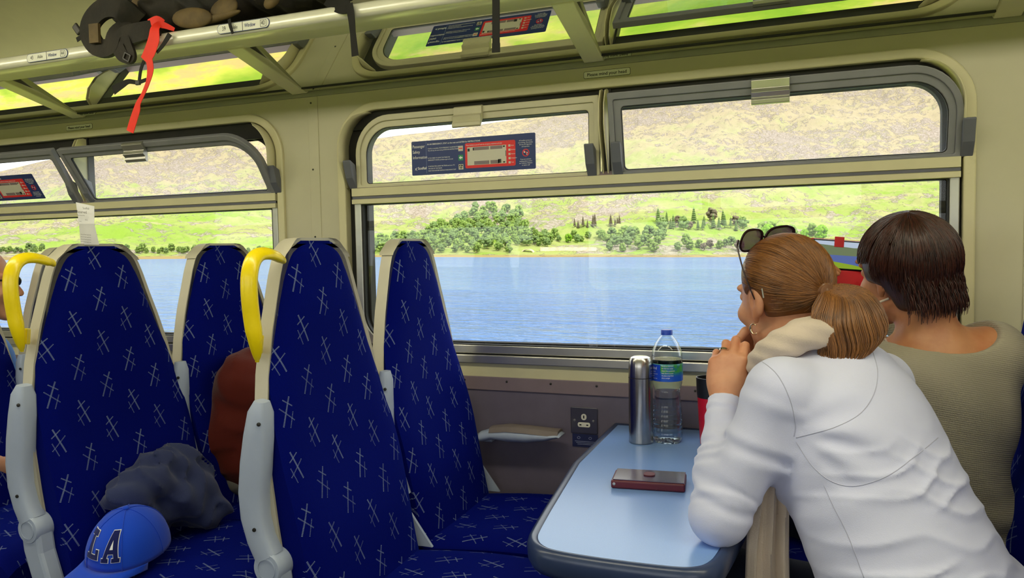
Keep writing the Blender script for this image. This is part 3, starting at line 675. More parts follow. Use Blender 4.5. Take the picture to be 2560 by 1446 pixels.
band(10, 1340, 1480, lambda x: rt.uniform(596, 612), 24, (0, 1, 2), 'scattered tree on the grass above the road', 'scattered trees above the road')
# shore road wall and little arched bridge, far away
def wall_strip(px0, px1, py, h):
    P = [ground_at(px0+(px1-px0)*i/12, py) for i in range(13)]; mb = MB(); tk = (P[-1]-P[0]).normalized().cross(UPW)*.8
    for i in range(12): mb.add([P[i]-UPW*2, P[i+1]-UPW*2, P[i+1]+UPW*h, P[i]+UPW*h, P[i]-UPW*2+tk, P[i+1]-UPW*2+tk, P[i+1]+UPW*h+tk, P[i]+UPW*h+tk], [(0, 1, 2, 3), (7, 6, 5, 4), (3, 2, 6, 7), (0, 4, 5, 1), (0, 3, 7, 4), (1, 5, 6, 2)])
    return mb
STONE = mat('pale_stone', srgb(206, 190, 160), .9, var=.2, vs=.4)
tag(wall_strip(1350, 1490, 627, 2.2).go('stone_wall', STONE), 'long pale stone wall along the far shore road', 'wall')
P = ground_at(1318, 631); ar = MB()
ang = np.linspace(0, PI, 14); du = EX
ar.loft([[P + du*(r*3.4*math.cos(t)) + UPW*(r*2.0*math.sin(t)-.4) + EY*y+UPW*0 for (r, y) in ((1, 0), (1.22, 0), (1.22, 2.5), (1, 2.5))] for t in ang])
tag(ar.go('arch', STONE), 'tiny pale stone arch on the far shore', 'arch')

for k_, p_ in enumerate(PROTO):
    if k_ not in used:
        for c_ in list(p_.children): bpy.data.objects.remove(c_)
        bpy.data.objects.remove(p_)
# ================================================================ seats
def moquette(name, base, ink, glow=1.0):
    m, nt, b = newmat(name); u, v, _ = sep(nt, coords(nt, 'UV'))
    ax = _  # unused
    SX, SY = .150, .056
    row = (v/SY).fl(); od = row.mod(2.0)          # staggered rows
    cu = ((u/SX + od*.5).fr() - .5)*SX; cv = ((v/SY).fr() - .5)*SY*1.0
    # motif reaches beyond its row: evaluate this row and its neighbours
    tot = None
    for k in (-1, 0, 1):
        r2 = row + float(k); od2 = r2.mod(2.0); cu2 = ((u/SX + od2*.5).fr() - .5)*SX; cv2 = cv - SY*k
        mir = (r2*.5).fl().mod(2.0)*2.0 - 1.0; x = cu2*mir; y = cv2
        for (x0, y0, x1, y1, w, dot) in ((-.015, -.026, .011, .034, .0019, 0), (-.007, .029, .016, .013, .0013, 0), (-.018, .013, .018, -.018, .0013, 1), (.003, -.031, .016, .001, .0012, 1)):
            L = math.hypot(x1-x0, y1-y0); dx, dy = (x1-x0)/L, (y1-y0)/L
            al = (x-x0)*dx + (y-y0)*dy; pe = ((x-x0)*(-dy) + (y-y0)*dx).abs()
            s = pe.lt(w)*al.gt(0.0)*al.lt(L)
            s = s*((al/.0030).fr().lt(.72 if not dot else .55))
            tot = s if tot is None else tot.mx(s)
    n = noise(nt, coords(nt), 6, 3)
    tex = noise(nt, coords(nt), 420, 2)
    wear = n.ss(.2, .6)*.5+.5
    c = mixc(nt, tot*wear, mixc(nt, tex, base, tuple(x*1.5 for x in base[:3])+(1,)), ink)
    nt.links.new(c, b.inputs['Base Color']); b.inputs['Roughness'].default_value = .9; b.inputs['Specular IOR Level'].default_value = .06
    b.inputs['Sheen Weight'].default_value = .14; b.inputs['Sheen Tint'].default_value = (.0, .08, 1, 1); b.inputs['Sheen Roughness'].default_value = .4
    bump(nt, b, tex + tot*.5, .25, .001)
    return m
MOQ = moquette('blue_moquette', (.0002, .0024, .098, 1), (.15, .19, .34, 1))
SHELL = mat('seat_shell_plastic', srgb(186, 180, 160), .45, var=.03, bmp=.05, bs=900)
Zs = [.40, .50, .60, .70, .80, .90, 1.0, 1.08, 1.15, 1.20, 1.235, 1.255, 1.267]
XF = [-.850, -.880, -.910, -.940, -.964, -.980, -.992, -1.002, -1.008, -1.014, -1.019, -1.024, -1.030]
XB = [-.965, -.985, -1.0, -1.012, -1.022, -1.032, -1.040, -1.046, -1.050, -1.052, -1.053, -1.054, -1.054]
HW = [.215, .216, .218, .222, .225, .218, .199, .176, .151, .134, .119, .102, .072]
def sec(z, xa, xb, w, cy, bul=0.0, n=9, r=.02, dish=0.0):
    """horizontal section: xa front, xb back, half width w"""
    P = []
    for i in range(n*2+1):
        s = -1+i/n; q = 1-abs(s)**6
        P.append((xa - (1-q)*r + bul*(1-s*s) - dish*math.exp(-((abs(s)-.0)/.35)**2)*0 + dish*(abs(s)**3), cy+s*w, z))
    P += [(xb, cy+w*.985, z), (xb, cy+w*.5, z), (xb, cy, z), (xb, cy-w*.5, z), (xb, cy-w*.985, z)]
    return [Vector(p) for p in P]
def seat_proto(cy, aisle=True):
    t = thing('train_seat', '', 'seat', (-.95, cy, 0), 'blue patterned train seats')
    mb = MB(); zz = np.concatenate([np.linspace(.40, 1.15, 26), np.linspace(1.165, 1.2675, 12)])
    secs = []
    for z in zz:
        xf, xb, w = interp(Zs, XF, z), interp(Zs, XB, z), interp(Zs, HW, z)
        bulge = .014*math.exp(-((z-.66)/.09)**2) + .010*math.exp(-((z-1.12)/.07)**2)
        wing = .030*math.exp(-((z-.75)/.20)**2)
        secs.append(sec(z, xf, xb+.024, w*.985, cy, bulge, 10, .030, wing))
    secs.append([Vector((p.x*.4+(-1.03)*.6, cy+(p.y-cy)*.75, 1.2745)) for p in secs[-1]])
    mb.loft(secs)
    uv = lambda co: np.stack([co[:, 1] + (co[:, 0]+1.0)*.35, co[:, 2]*1.02 - co[:, 0]*.1], 1)
    mb.go('backrest', MOQ, t, auto=50, uv=uv)
    # plastic shell behind with side flange
    mb = MB(); secs = []
    for z in zz:
        xb, w = interp(Zs, XB, z), interp(Zs, HW, z)
        P = []
        for i in range(13):
            s = -1+i/6; P.append((xb-.004-.022*(1-abs(s)**3), cy+s*(w+.003), z))
        P += [(xb+.028, cy+w+.003, z), (xb+.024, cy+w*.97, z), (xb+.024, cy-w*.97, z), (xb+.028, cy-w-.003, z)]
        secs.append([Vector(p) for p in P])
    mb.loft(secs); mb.go('back_shell', SHELL, t, auto=50)
    # top trim cap
    mb = MB(); secs = []
    for z, k in ((1.236, .004), (1.244, .006), (1.258, .005), (1.272, .000), (1.279, -.012), (1.281, -.03)):
        xb, w = interp(Zs, XB, min(z, 1.265)), interp(Zs, HW, min(z, 1.262))
        w = w+k+.002; P = [(xb-.008-.022*(1-abs(-1+i/6)**3)-k*.5, cy+(-1+i/6)*w, z) for i in range(13)]
        P += [(xb+.031+k*.2, cy+w, z), (xb+.022, cy+w*.9, z), (xb+.022, cy-w*.9, z), (xb+.031+k*.2, cy-w, z)]
        secs.append([Vector(p) for p in P])
    mb.loft(secs); mb.go('top_cap', SHELL, t, auto=50)
    # cushion
    mb = MB(); secs = []
    for x in np.linspace(-.93, -.46, 22):
        k = (x+.93)/.47; zt = .502+.012*math.sin(PI*k)+.02*k; w = .219-.01*k*k; fr = 0 if k < .9 else (k-.9)/.1
        P = []
        for i in range(21):
            s = -1+i/10; P.append((x, cy+s*w, zt - .028*abs(s)**7 - .03*fr**2 + .008*abs(s)**2))
        P += [(x-.01*fr, cy+w*.98, .385+.02*fr), (x-.01*fr, cy-w*.98, .385+.02*fr)]
        secs.append([Vector(p) for p in P])
    mb.loft(secs); mb.go('cushion', MOQ, t, auto=50, uv=lambda co: np.stack([co[:, 1]+co[:, 2]*.3, co[:, 0]*1.0+.02], 1))
    base = MB().box(-.93, -.55, cy-.18, cy+.18, .30, .392).go('seat_pan', LOWER, t, bevel=.02)
    MB().box(-.85, -.65, cy-.05, cy+.05, 0, .305).go('pedestal', LOWER, t, bevel=.01)
    MB().prism([(-.93, .585), (-.93, .50), (-.868, .50)], cy+.219, cy+.227, 'y').go('side_panel', GREYPL, t)
    # folded-up armrest on the aisle side
    y0 = cy-.232
    if aisle:
        def AP(px, py): p = onY(px, py, 1.215); return (p.x, p.z)
        cl = [AP(655, 1003), AP(652, 1030), AP(647, 1090), AP(641, 1160), AP(637, 1230), AP(641, 1290), AP(655, 1345), AP(675, 1392)]
        wd = [.012, .022, .029, .032, .032, .030, .028, .027]
    else:
        def AP(px, py): p = onY(px, py, 1.675); return (p.x, p.z)
        cl = [AP(963, 928), AP(963, 950), AP(962, 1000), AP(965, 1060), AP(970, 1120), AP(985, 1180), AP(1005, 1240)]
        wd = [.010, .016, .019, .020, .022, .022, .022]
    y0 = 1.215 if aisle else 1.675
    y0 = y0 + 0
    secs = []
    for i, ((x, z), w) in enumerate(zip(cl, wd)):
        a, b2 = cl[max(i-1, 0)], cl[min(i+1, len(cl)-1)]; tx, tz = b2[0]-a[0], b2[1]-a[1]; L = math.hypot(tx, tz); nx, nz = -tz/L, tx/L
        P = []
        for k in range(16):
            an = 2*PI*k/16; c, s = math.cos(an), math.sin(an); c = math.copysign(abs(c)**.6, c); s = math.copysign(abs(s)**.6, s)
            P.append(Vector((x+nx*w*c, y0 + s*.022*(.7 if i == 0 else 1), z+nz*w*c)))
        secs.append(P)
    ar = MB().loft(secs).go('armrest', GREYPL, t, auto=45)
    for q in ((1, 4) if aisle else (1,)):
        x, z = cl[q+ (0 if q == 1 else 1)]; MB().lathe([(.0001, .0), (.0040, .0), (.0040, .002), (.0001, .0025)], (x+.012, y0-.0215, z-.02), 14, (.25, -1, 0)).go('screw', SCREW, ar)
    x, z = cl[-1]
    if aisle:
        MB().lathe([(.0001, 0), (.030, 0), (.033, .004), (.033, .046), (.030, .05), (.0001, .05)], (x+.006, y0+.030, z-.018), 28, (0, -1, 0)).lathe([(.0215, .05), (.0215, .0515), (.0195, .0515), (.0195, .0505)], (x+.006, y0+.030, z-.018), 24, (0, -1, 0), capb=False, capt=False).go('hinge', GREYPL, t, auto=40)
        MB().loft([[Vector((px_, y0+yy, pz_)) for (px_, yy, pz_) in ((x-.022+dx, -.018, z-.02-dz), (x+.036+dx, -.018, z-.02-dz), (x+.036+dx, .024, z-.02-dz), (x-.022+dx, .024, z-.02-dz))] for dx, dz in ((0, 0), (.006, .05), (.03, .12), (.07, .19), (.14, .25))]).go('support', GREYPL, t, bevel=.008)
        # yellow grab handle at the shoulder
        hp = [(703, 648, 1.315), (690, 641, 1.29), (668, 634, 1.26), (645, 638, 1.235), (630, 658, 1.215), (623, 695, 1.205), (624, 745, 1.205), (630, 800, 1.21), (638, 850, 1.215), (642, 885, 1.222), (643, 905, 1.228)]
        pts = smooth_path([onY(a, b2, c) for a, b2, c in hp], 4); n = len(pts)
        rs = [.0165 if 2 < i < n-10 else (.0135 if i <= 2 else .0165*(max(.1, (n-1-i)/10))**.6) for i in range(n)]
        MB().tube(pts, rs, 16, flat=.62, up=(-.8, .2, .5)).go('grab_handle', YELLOW, t, auto=60)
        MB().loft([[onY(a+dx, b2, 1.24+dy) for dx, dy in ((-9, -.008), (7, -.008), (9, .015), (-7, .015))] for a, b2 in ((652, 838), (648, 885))]).go('handle_foot', YELLOW, t, bevel=.003)
    return t
sB = seat_proto(1.45, True); sB['label'] = 'aisle seat in the middle of the view with yellow grab handle, facing the table'
sC = seat_proto(1.905, False); sC['label'] = 'window seat beside the water view, facing the table'
PITCH_S = .672
sA = dup(sB, (-PITCH_S, 0, 0), 'left aisle seat in deep shade with a blue cap on it'); sD = dup(sC, (-PITCH_S, 0, 0), 'dark window seat between the two yellow grab handles')
s3 = dup(sC, (-1.31, 0, 0), 'window seat at the far left behind the seated man'); s4 = dup(sB, (-1.34, 0, 0), 'aisle seat at the left edge that the man in blue sits in')
for c in list(s4.children):
    if c.name.startswith(('grab_handle', 'handle_foot')): bpy.data.objects.remove(c)
def turned(src, x, y, lab):
    r = dup(src, (0, 0, 0), lab); r.rotation_euler = (0, 0, PI); r.location = (x, y, 0); return r
sE = turned(sC, .425, 1.905, 'window seat at the right edge behind the woman in grey')
sF = turned(sC, .44, 1.45, 'aisle seat at the right that the woman in white sits in')
for s_ in (sE, sF):
    for c in list(s_.children):
        if c.name.startswith(('armrest',)):
            for g in list(c.children): bpy.data.objects.remove(g)
            bpy.data.objects.remove(c)

# ================================================================ table and things on it
TZ = .72
tb = thing('table', 'pale laminate table with a dark blue rounded edge under the window', 'table', (-.3, 1.7, 0))
top = [(-.507, 2.178), (-.507, 1.764), (-.458, 1.31), (-.447, 1.272), (-.431, 1.250), (-.403, 1.233), (-.304, 1.227), (-.200, 1.230), (-.168, 1.237), (-.147, 1.258), (-.133, 1.31), (-.092, 1.764), (-.092, 2.178)]
def offs(poly, d):
    n = len(poly); o = []
    for i in range(n):
        a, b2, c = Vector(poly[i-1]), Vector(poly[i]), Vector(poly[(i+1) % n]); e1 = (b2-a).normalized(); e2 = (c-b2).normalized()
        nn = (Vector((-e1.y, e1.x)) + Vector((-e2.y, e2.x))).normalized(); k = d/max(.4, nn.dot(Vector((-e1.y, e1.x)))); o.append((b2.x-nn.x*k, min(2.196, b2.y-nn.y*k)))
    return o
LAM = mat('table_laminate', srgb(122, 158, 220), .26, spec=.6, var=.02, vs=400, bmp=.05, bs=900, bd=.0003)
rr_ = [Vector(p) for p in top[:]]
for _ in range(3):       # round the two corners nearest the aisle
    q_ = [rr_[0]]
    for a_, b_ in zip(rr_, rr_[1:]):
        if a_.y > 1.33 and b_.y > 1.33: q_.append(b_); continue
        q_ += [a_*.75+b_*.25, a_*.25+b_*.75]
        if b_.y > 1.7: q_.append(b_)
    rr_ = q_
top = [(v.x, v.y) for v in rr_]
MB().prism(top, TZ-.02, TZ, 'z').go('tabletop', LAM, tb)
sgn = 1 if sum(top[i][0]*top[(i+1) % len(top)][1]-top[(i+1) % len(top)][0]*top[i][1] for i in range(len(top))) > 0 else -1
EDGE = mat('table_edge_rubber', srgb(44, 58, 92), .30, spec=.6, var=.04)
L = []
for d, z in ((.0, TZ-.001), (.004, TZ+.0025), (.010, TZ+.003), (.017, TZ-.002), (.020, TZ-.012), (.019, TZ-.032), (.013, TZ-.044), (.0, TZ-.046)):
    P = offs(top, d*sgn); L.append([Vector((x, y, z)) for x, y in P])
mb = MB(); mb.loft(L, cap=False); mb.f.append(tuple(range((len(L)-1)*len(top), len(L)*len(top))))
mb.go('edging', EDGE, tb, auto=60)
MB().tube([(-.3, 1.45, 0), (-.3, 1.45, TZ-.044)], .03, 20).go('leg', GREYPL, tb, auto=40)
MB().lathe([(.001, 0), (.11, 0), (.11, .01), (.03, .025)], (-.3, 1.45, 0), 28).go('foot', GREYPL, tb, auto=40)

# steel flask
c = onZ(1603, 1106, TZ); fk = thing('vacuum_flask', 'brushed steel vacuum flask on the table by the window', 'flask', c)
STEEL = mat('brushed_steel', srgb(180, 176, 172), .24, metal=1, var=.05, vs=60)
MB().lathe([(.0001, 0), (.030, 0), (.0325, .003), (.0325, .176)], c, 48, capt=False).go('body', STEEL, fk, auto=35)
MB().lathe([(.0315, .1755), (.0315, .1785)], c, 48).go('seam_ring', BLACKINK, fk, auto=35)
MB().lathe([(.0325, .178), (.0325, .182), (.0318, .205), (.030, .222), (.026, .230), (.018, .2335), (.0001, .234)], c, 48, capb=False).go('cup_lid', STEEL, fk, auto=35)
# water bottle
c = onZ(1669, 1103, TZ); bt = thing('water_bottle', 'clear plastic water bottle with blue cap beside the steel flask', 'bottle', c)
prof = [(.0001, .006), (.020, .002), (.034, .0), (.0385, .006), (.0395, .016)]
for i in range(9):
    h = .022+i*.0125; w = interp([0, .06, .10, .13, .16, .18], [.0395, .0405, .0375, .0345, .0365, .0405], h); prof += [(w, h), (w-.0016, h+.0062)]
prof += [(.0345, .137), (.0335, .141), (.037, .148), (.0405, .162), (.041, .17), (.041, .212), (.0415, .216), (.0405, .224), (.041, .228), (.0405, .235), (.038, .248), (.031, .266), (.021, .280), (.0145, .287), (.0135, .292), (.0135, .297), (.0150, .298), (.0150, .300), (.0125, .301)]
m, nt, b = newmat('clear_plastic'); nt.nodes.remove(b); o_ = nt.nodes['Material Output']
tr = nt.nodes.new('ShaderNodeBsdfTransparent'); tr.inputs[0].default_value = (.93, .97, .99, 1); gl = nt.nodes.new('ShaderNodeBsdfGlossy'); gl.inputs['Roughness'].default_value = .03
lw = nt.nodes.new('ShaderNodeLayerWeight'); lw.inputs[0].default_value = .5; mx = nt.nodes.new('ShaderNodeMixShader'); nt.links.new((N(nt, lw.outputs['Facing']).pow(2.2)*.8+.04).s, mx.inputs[0]); nt.links.new(tr.outputs[0], mx.inputs[1]); nt.links.new(gl.outputs[0], mx.inputs[2]); nt.links.new(mx.outputs[0], o_.inputs[0])
CLEAR = m
MB().lathe(prof, c, 48).go('shell', CLEAR, bt, auto=20)
m, nt, b = newmat('water'); b.inputs['Base Color'].default_value = (.86, .95, 1, 1); b.inputs['Transmission Weight'].default_value = 1; b.inputs['IOR'].default_value = 1.12; b.inputs['Roughness'].default_value = 0
wp = [(max(.0001, r-.0012), max(h, .003)) for r, h in prof if h < .222] + [(.0395, .224)]
MB().lathe(wp, c, 48).go('water', m, bt, auto=20)
BCAP = mat('blue_cap_plastic', srgb(30, 72, 190), .35)
MB().lathe([(.0155, .289), (.0155, .301), (.0145, .3025), (.0001, .3025)], c, 32).go('cap', BCAP, bt, auto=40)
def arc_label(name, a0, a1, z0, z1, r, m, par):
    n = 24; v = []; 
    for i in range(n+1):
        a = a0+(a1-a0)*i/n; v += [(c.x+r*math.cos(a), c.y+r*math.sin(a), TZ+z0), (c.x+r*math.cos(a), c.y+r*math.sin(a), TZ+z1)]
    return MB().add(v, [(2*i, 2*i+2, 2*i+3, 2*i+1) for i in range(n)]).go(name, m, par, smooth=True)
m, nt, b = newmat('bottle_label_print'); u, v_, w_ = sep(nt, coords(nt)); lz = w_ - TZ
nn = noise(nt, coords(nt), 60, 3); g = (lz + nn*.02)
cc = mixc(nt, g.ss(.190, .205), srgb(30, 84, 190), mixc(nt, nn.ss(.45, .6), srgb(60, 150, 60), srgb(30, 110, 150)))
cc = mixc(nt, g.ss(.218, .226), cc, srgb(120, 190, 190)); nt.links.new(cc, b.inputs['Base Color']); b.inputs['Roughness'].default_value = .3
lb = arc_label('label', 0, 2*PI, .168, .2145, .0420, m, bt)
dirc = math.atan2(-c.y, -c.x)                    # towards the viewer
arc_label('label_panel', dirc-1.25, dirc-.42, .169, .2125, .0423, mat('label_blue', srgb(20, 66, 190), .3), lb)
def arc_text(s, size, a, z, wd=.8):
    M = Matrix.Translation((c.x, c.y, TZ+z)) @ Matrix.Rotation(a+PI/2, 4, 'Z') @ Matrix.Rotation(PI/2, 4, 'X')
    o = text(s, 'lettering', size, Matrix(), WHITEINK, None, thick=0, wid=wd)
    for vv in o.data.vertices:
        x, z_ = vv.co.x, vv.co.y; aa = a + x/.0426; vv.co = Vector((c.x+.0427*math.cos(aa), c.y+.0427*math.sin(aa), TZ+z+z_))
    o.parent = lb; o.location = -parent_world(lb); return o
arc_text('kind', .011, dirc-1.02, .203, .8)
for i in range(4): arc_text(('natural', 'spring water', 'still', 'recycle me')[i], .0042, dirc-1.0, .194-.006*i)
for i in range(6): arc_text(('Bottled at source in', 'the hills from water', 'drawn from protected', 'land. Store in a cool', 'dry place away from', 'direct sunlight')[i], .0048, dirc-.34, .210-.0064*i)
# wallet phone case
w0 = [onZ(1527, 1222, TZ), onZ(1713, 1234, TZ)]; dx = (w0[1]-w0[0]); Lw = dx.length; dx.normalize(); dy = Vector((-dx.y, dx.x, 0))
wl = thing('wallet_case', 'burgundy wallet case lying on the table near the folded arms', 'wallet', w0[0])
BURG = mat('burgundy_leather', srgb(92, 22, 38), .45, var=.1, bmp=.2, bs=300, dirt=(srgb(200, 170, 140), 90, .66, .8)); WTOP = mat('case_top_leather', srgb(84, 72, 100), .16, spec=1, var=.05, coat=.8)
Mw = Matrix.Translation(w0[0]) @ Matrix(((dx.x, dy.x, 0), (dx.y, dy.y, 0), (0, 0, 1))).to_4x4()
MB().box(0, Lw, 0, .085, .0005, .0185).xf(Mw).go('wallet_body', BURG, wl, bevel=.004, seg=3)
MB().box(.004, Lw-.002, .003, .086, .0185, .0205).xf(Mw).go('wallet_cover', WTOP, wl, bevel=.001)
MB().prism(rrect(Lw*.42, Lw*.58, .035, .062, .010, 6), .0205, .0235, 'z').xf(Mw).go('clasp', BURG, wl, bevel=.001)
MB().lathe([(.0032, 0), (.0032, .0008), (.0001, .0012)], Mw @ Vector((.007, -.0002, .011)), 14, tuple(-dy)).go('snap_rivet', ALU, wl)
# travel mug (mostly hidden by the sleeve)
c = onZ(1768, 1085, TZ); c.y = 2.04; c.x = onY(1768, 1085, 2.04).x+.009
mg = thing('travel_mug', 'red and black travel mug half hidden behind the white sleeve', 'mug', (c.x, c.y, TZ))
MB().lathe([(.0001, 0), (.027, 0), (.028, .01), (.034, .125)], (c.x, c.y, TZ), 36, capt=False).go('mug_body', mat('red_enamel', srgb(190, 14, 44), .3), mg, auto=40)
MB().lathe([(.034, .125), (.0355, .138), (.037, .176), (.0375, .178), (.0345, .178), (.033, .150), (.0001, .148)], (c.x, c.y, TZ), 36, capb=False).go('mug_lid', mat('black_plastic', srgb(22, 22, 26), .35), mg, auto=40)

# ---------------------------------------------------------------- on the wall
so = thing('power_socket', 'brushed metal single power socket on the wall above the table', 'socket', (onY(1460, 1053, YW)))
x0, x1, z1, z0 = -.658, -.574, .762, .682
MB().prism(rrect(x0, x1, z0, z1, .004, 4), YW-.004, YW+.001, 'y').go('face_plate', mat('plate_metal', srgb(120, 118, 128), .3, metal=.9), so, bevel=.0015)
cx = (x0+x1)/2
ins = mat('socket_insert', srgb(232, 228, 214), .35)
MB().prism(rrect(cx-.0085, cx+.0085, .7235, .7425, .0083, 6), YW-.0055, YW-.003, 'y').prism(rrect(cx-.0195, cx+.0195, .702, .7165, .006, 6), YW-.0055, YW-.003, 'y').go('socket_insert', ins, so, bevel=.0005)
MB().box(cx-.002, cx+.002, YW-.006, YW-.005, .729, .738).box(cx-.014, cx-.0075, YW-.006, YW-.005, .707, .7108).box(cx+.0075, cx+.014, YW-.006, YW-.005, .707, .7108).go('pin_holes', BLACKINK, so)
for s in (-1, 1): MB().lathe([(.0038, 0), (.0038, .001), (.003, .0022), (.0001, .0024)], (cx+s*.0295, YW-.0045, .722), 16, (0, -1, 0)).go('screw', ALU, so)
sp = thing('socket_notice', 'dark blue notice with tiny icons below the power socket', 'notice', (cx, YW, .66), )
MB().prism(rrect(x0+.004, x1, .640, .6795, .002, 3), YW-.001, YW+.001, 'y').go('backing', mat('notice_blue', srgb(34, 40, 82), .4), sp)
mb = MB()
for i in range(3): mb.box(cx-.030+.004*i, cx+.034-.003*i, YW-.0015, YW, .6565-.0045*i, .6577-.0045*i)
for s in (-1, 1): mb.ring([(cx+s*.018+.005*math.cos(a), .668+.004*math.sin(a)) for a in np.linspace(0, 2*PI, 13)[:-1]], [(cx+s*.018+.004*math.cos(a), .668+.003*math.sin(a)) for a in np.linspace(0, 2*PI, 13)[:-1]], YW-.0015, YW)
mb.go('notice_print', mat('faint_white_ink', srgb(150, 156, 190), .5), sp)
ah = thing('wall_armrest', 'slim grey armrest fixed to the wall beside the window seat', 'armrest', (-.82, YW, .67))
def WP(px, py, y=2.13): p = onY(px, py, y); return p
up_ = [(1203, 1078), (1230, 1071), (1270, 1068), (1320, 1072), (1370, 1078), (1400, 1081), (1406, 1088)]; lo_ = [(1209, 1103), (1235, 1097), (1270, 1104), (1320, 1106), (1365, 1102), (1395, 1095), (1404, 1091)]
secs = []
for a, b2 in zip(up_, lo_):
    A, B = WP(*a), WP(*b2); mid = (A+B)/2; h = (A-B)/2
    secs.append([mid+h*math.sin(t)+Vector((0, .032*math.cos(t), 0)) for t in np.linspace(0, 2*PI, 17)[:-1]])
MB().loft(secs).go('armrest_body', GREYPL, ah, auto=50)
tp = []
for a in up_[1:-1]:
    A = WP(a[0], a[1]-1); tp.append([A+Vector((0, y, z)) for y, z in ((-.03, -.010), (-.022, .004), (0, .007), (.022, .004), (.03, -.010), (0, -.004))])
MB().loft(tp).go('armrest_pad', mat('taupe_rubber', srgb(120, 108, 102), .6), ah, auto=50)
MB().box(-.96, -.90, 2.15, 2.205, .645, .665).go('fixing', GREYPL, ah, bevel=.004)

# reservation ticket standing on top of the left aisle seat
tkt = thing('seat_ticket', 'white paper reservation ticket sticking up from the left aisle seat', 'ticket', onY(215, 600, 1.42))
P = [onY(190, 506, 1.42), onY(236, 516, 1.42), onY(236, 560, 1.41), onY(248, 612, 1.415), onY(202, 612, 1.415), onY(198, 560, 1.41)]
mb = MB().add([P[0], P[1], P[2], P[3], P[4], P[5]], [(0, 1, 2, 5), (5, 2, 3, 4)]); o = mb.go('paper', mat('ticket_paper', srgb(214, 212, 214), .6), tkt); sd = o.modifiers.new('solid', 'SOLIDIFY'); sd.thickness = .0006
ex_ = (P[1]-P[0]); ex_ = (ex_*.3+(P[2]-P[5])*.7).normalized(); ez_ = (P[0]-P[5]).normalized(); en = ex_.cross(ez_).normalized()
def tk(s, px, py, sz, w=.8):
    q = onY(px, py, 1.41) - Vector((0, .006, 0)); M = Matrix.Translation(q) @ Matrix((ex_, ez_, en)).transposed().to_4x4()
    text(s, 'lettering', sz, M, BLACKINK, tkt, thick=0, wid=w)
tk('ScotRail', 212, 521, .0085); tk('Reserved', 197, 530, .0115); tk('Please keep ticket', 198, 538, .0045); tk('—', 203, 553, .010); tk('A12', 218, 550, .006)
for i in range(4): tk('terms of travel apply here', 207, 586+6*i, .0042)
# ================================================================ people
def A3(v): return np.array([v[0], v[1], v[2]], dtype=np.float32)
def s_cone(P, a, b, ra, rb):
    a, b = A3(a), A3(b); ba = b-a; L2 = float(ba@ba); h = np.clip(((P-a)@ba)/L2, 0, 1)
    return np.linalg.norm(P-a-h[..., None]*ba, axis=-1) - (ra+(rb-ra)*h)
def s_ell(P, c, r, ax=None):
    q = P-A3(c)
    if ax is not None: q = q @ np.array([list(v) for v in ax], dtype=np.float32).T
    r = np.array(r, dtype=np.float32); k0 = np.linalg.norm(q/r, axis=-1); k1 = np.linalg.norm(q/(r*r), axis=-1)
    return k0*(k0-1)/np.maximum(k1, 1e-6)
def smin(a, b, k):
    h = np.clip(.5+.5*(b-a)/k, 0, 1); return b*(1-h)+a*h - k*h*(1-h)
def smax(a, b, k): return -smin(-a, -b, k)
def nets(fn, lo, hi, res):
    lo, hi = np.array(lo, dtype=np.float32), np.array(hi, dtype=np.float32); n = np.ceil((hi-lo)/res).astype(int)+1
    ax = [lo[i]+res*np.arange(n[i], dtype=np.float32) for i in range(3)]
    f = np.empty(n, dtype=np.float32)
    for i0 in range(0, n[0], 24):
        g = np.stack(np.meshgrid(ax[0][i0:i0+24], ax[1], ax[2], indexing='ij'), -1); f[i0:i0+24] = fn(g)
    f[0] = f[-1] = 1; f[:, 0] = f[:, -1] = 1; f[:, :, 0] = f[:, :, -1] = 1
    ins = f < 0; c = [s-1 for s in f.shape]
    cor = [(i, j, k) for i in (0, 1) for j in (0, 1) for k in (0, 1)]
    cnt = sum(ins[i:i+c[0], j:j+c[1], k:k+c[2]].astype(np.int8) for i, j, k in cor)
    act = (cnt > 0) & (cnt < 8); idx = -np.ones(c, dtype=np.int64); cells = np.argwhere(act); idx[act] = np.arange(len(cells))
    acc = np.zeros((len(cells), 3)); num = np.zeros(len(cells))
    for a in cor:
        for d in range(3):
            if a[d]: continue
            b = list(a); b[d] = 1
            fa = f[cells[:, 0]+a[0], cells[:, 1]+a[1], cells[:, 2]+a[2]]; fb = f[cells[:, 0]+b[0], cells[:, 1]+b[1], cells[:, 2]+b[2]]
            m = (fa < 0) != (fb < 0); t = np.where(m, fa/np.where(m, fa-fb, 1), 0); p = np.tile(np.array(a, float), (len(cells), 1)); p[:, d] = t
            acc += p*m[:, None]; num += m
    V = lo + res*(cells + acc/num[:, None]); Fc = []
    for d in range(3):
        sl0 = [slice(1, -1)]*3; sl0[d] = slice(0, -1); sl1 = list(sl0); sl1[d] = slice(1, None)
        e0, e1 = ins[tuple(sl0)], ins[tuple(sl1)]; ed = np.argwhere(e0 != e1)
        if not len(ed): continue
        off = np.array([1, 1, 1]); off[d] = 0; ed = ed+off; u, v = (d+1) % 3, (d+2) % 3
        q = []
        for du, dv in ((1, 1), (0, 1), (0, 0), (1, 0)):
            cc = ed.copy(); cc[:, u] -= du; cc[:, v] -= dv; q.append(idx[cc[:, 0], cc[:, 1], cc[:, 2]])
        q = np.stack(q, 1); fl = ins[ed[:, 0], ed[:, 1], ed[:, 2]]; q[~fl] = q[~fl][:, ::-1]; Fc.append(q)
    Fc = np.concatenate(Fc); Fc = Fc[(Fc >= 0).all(1)]
    return V, Fc
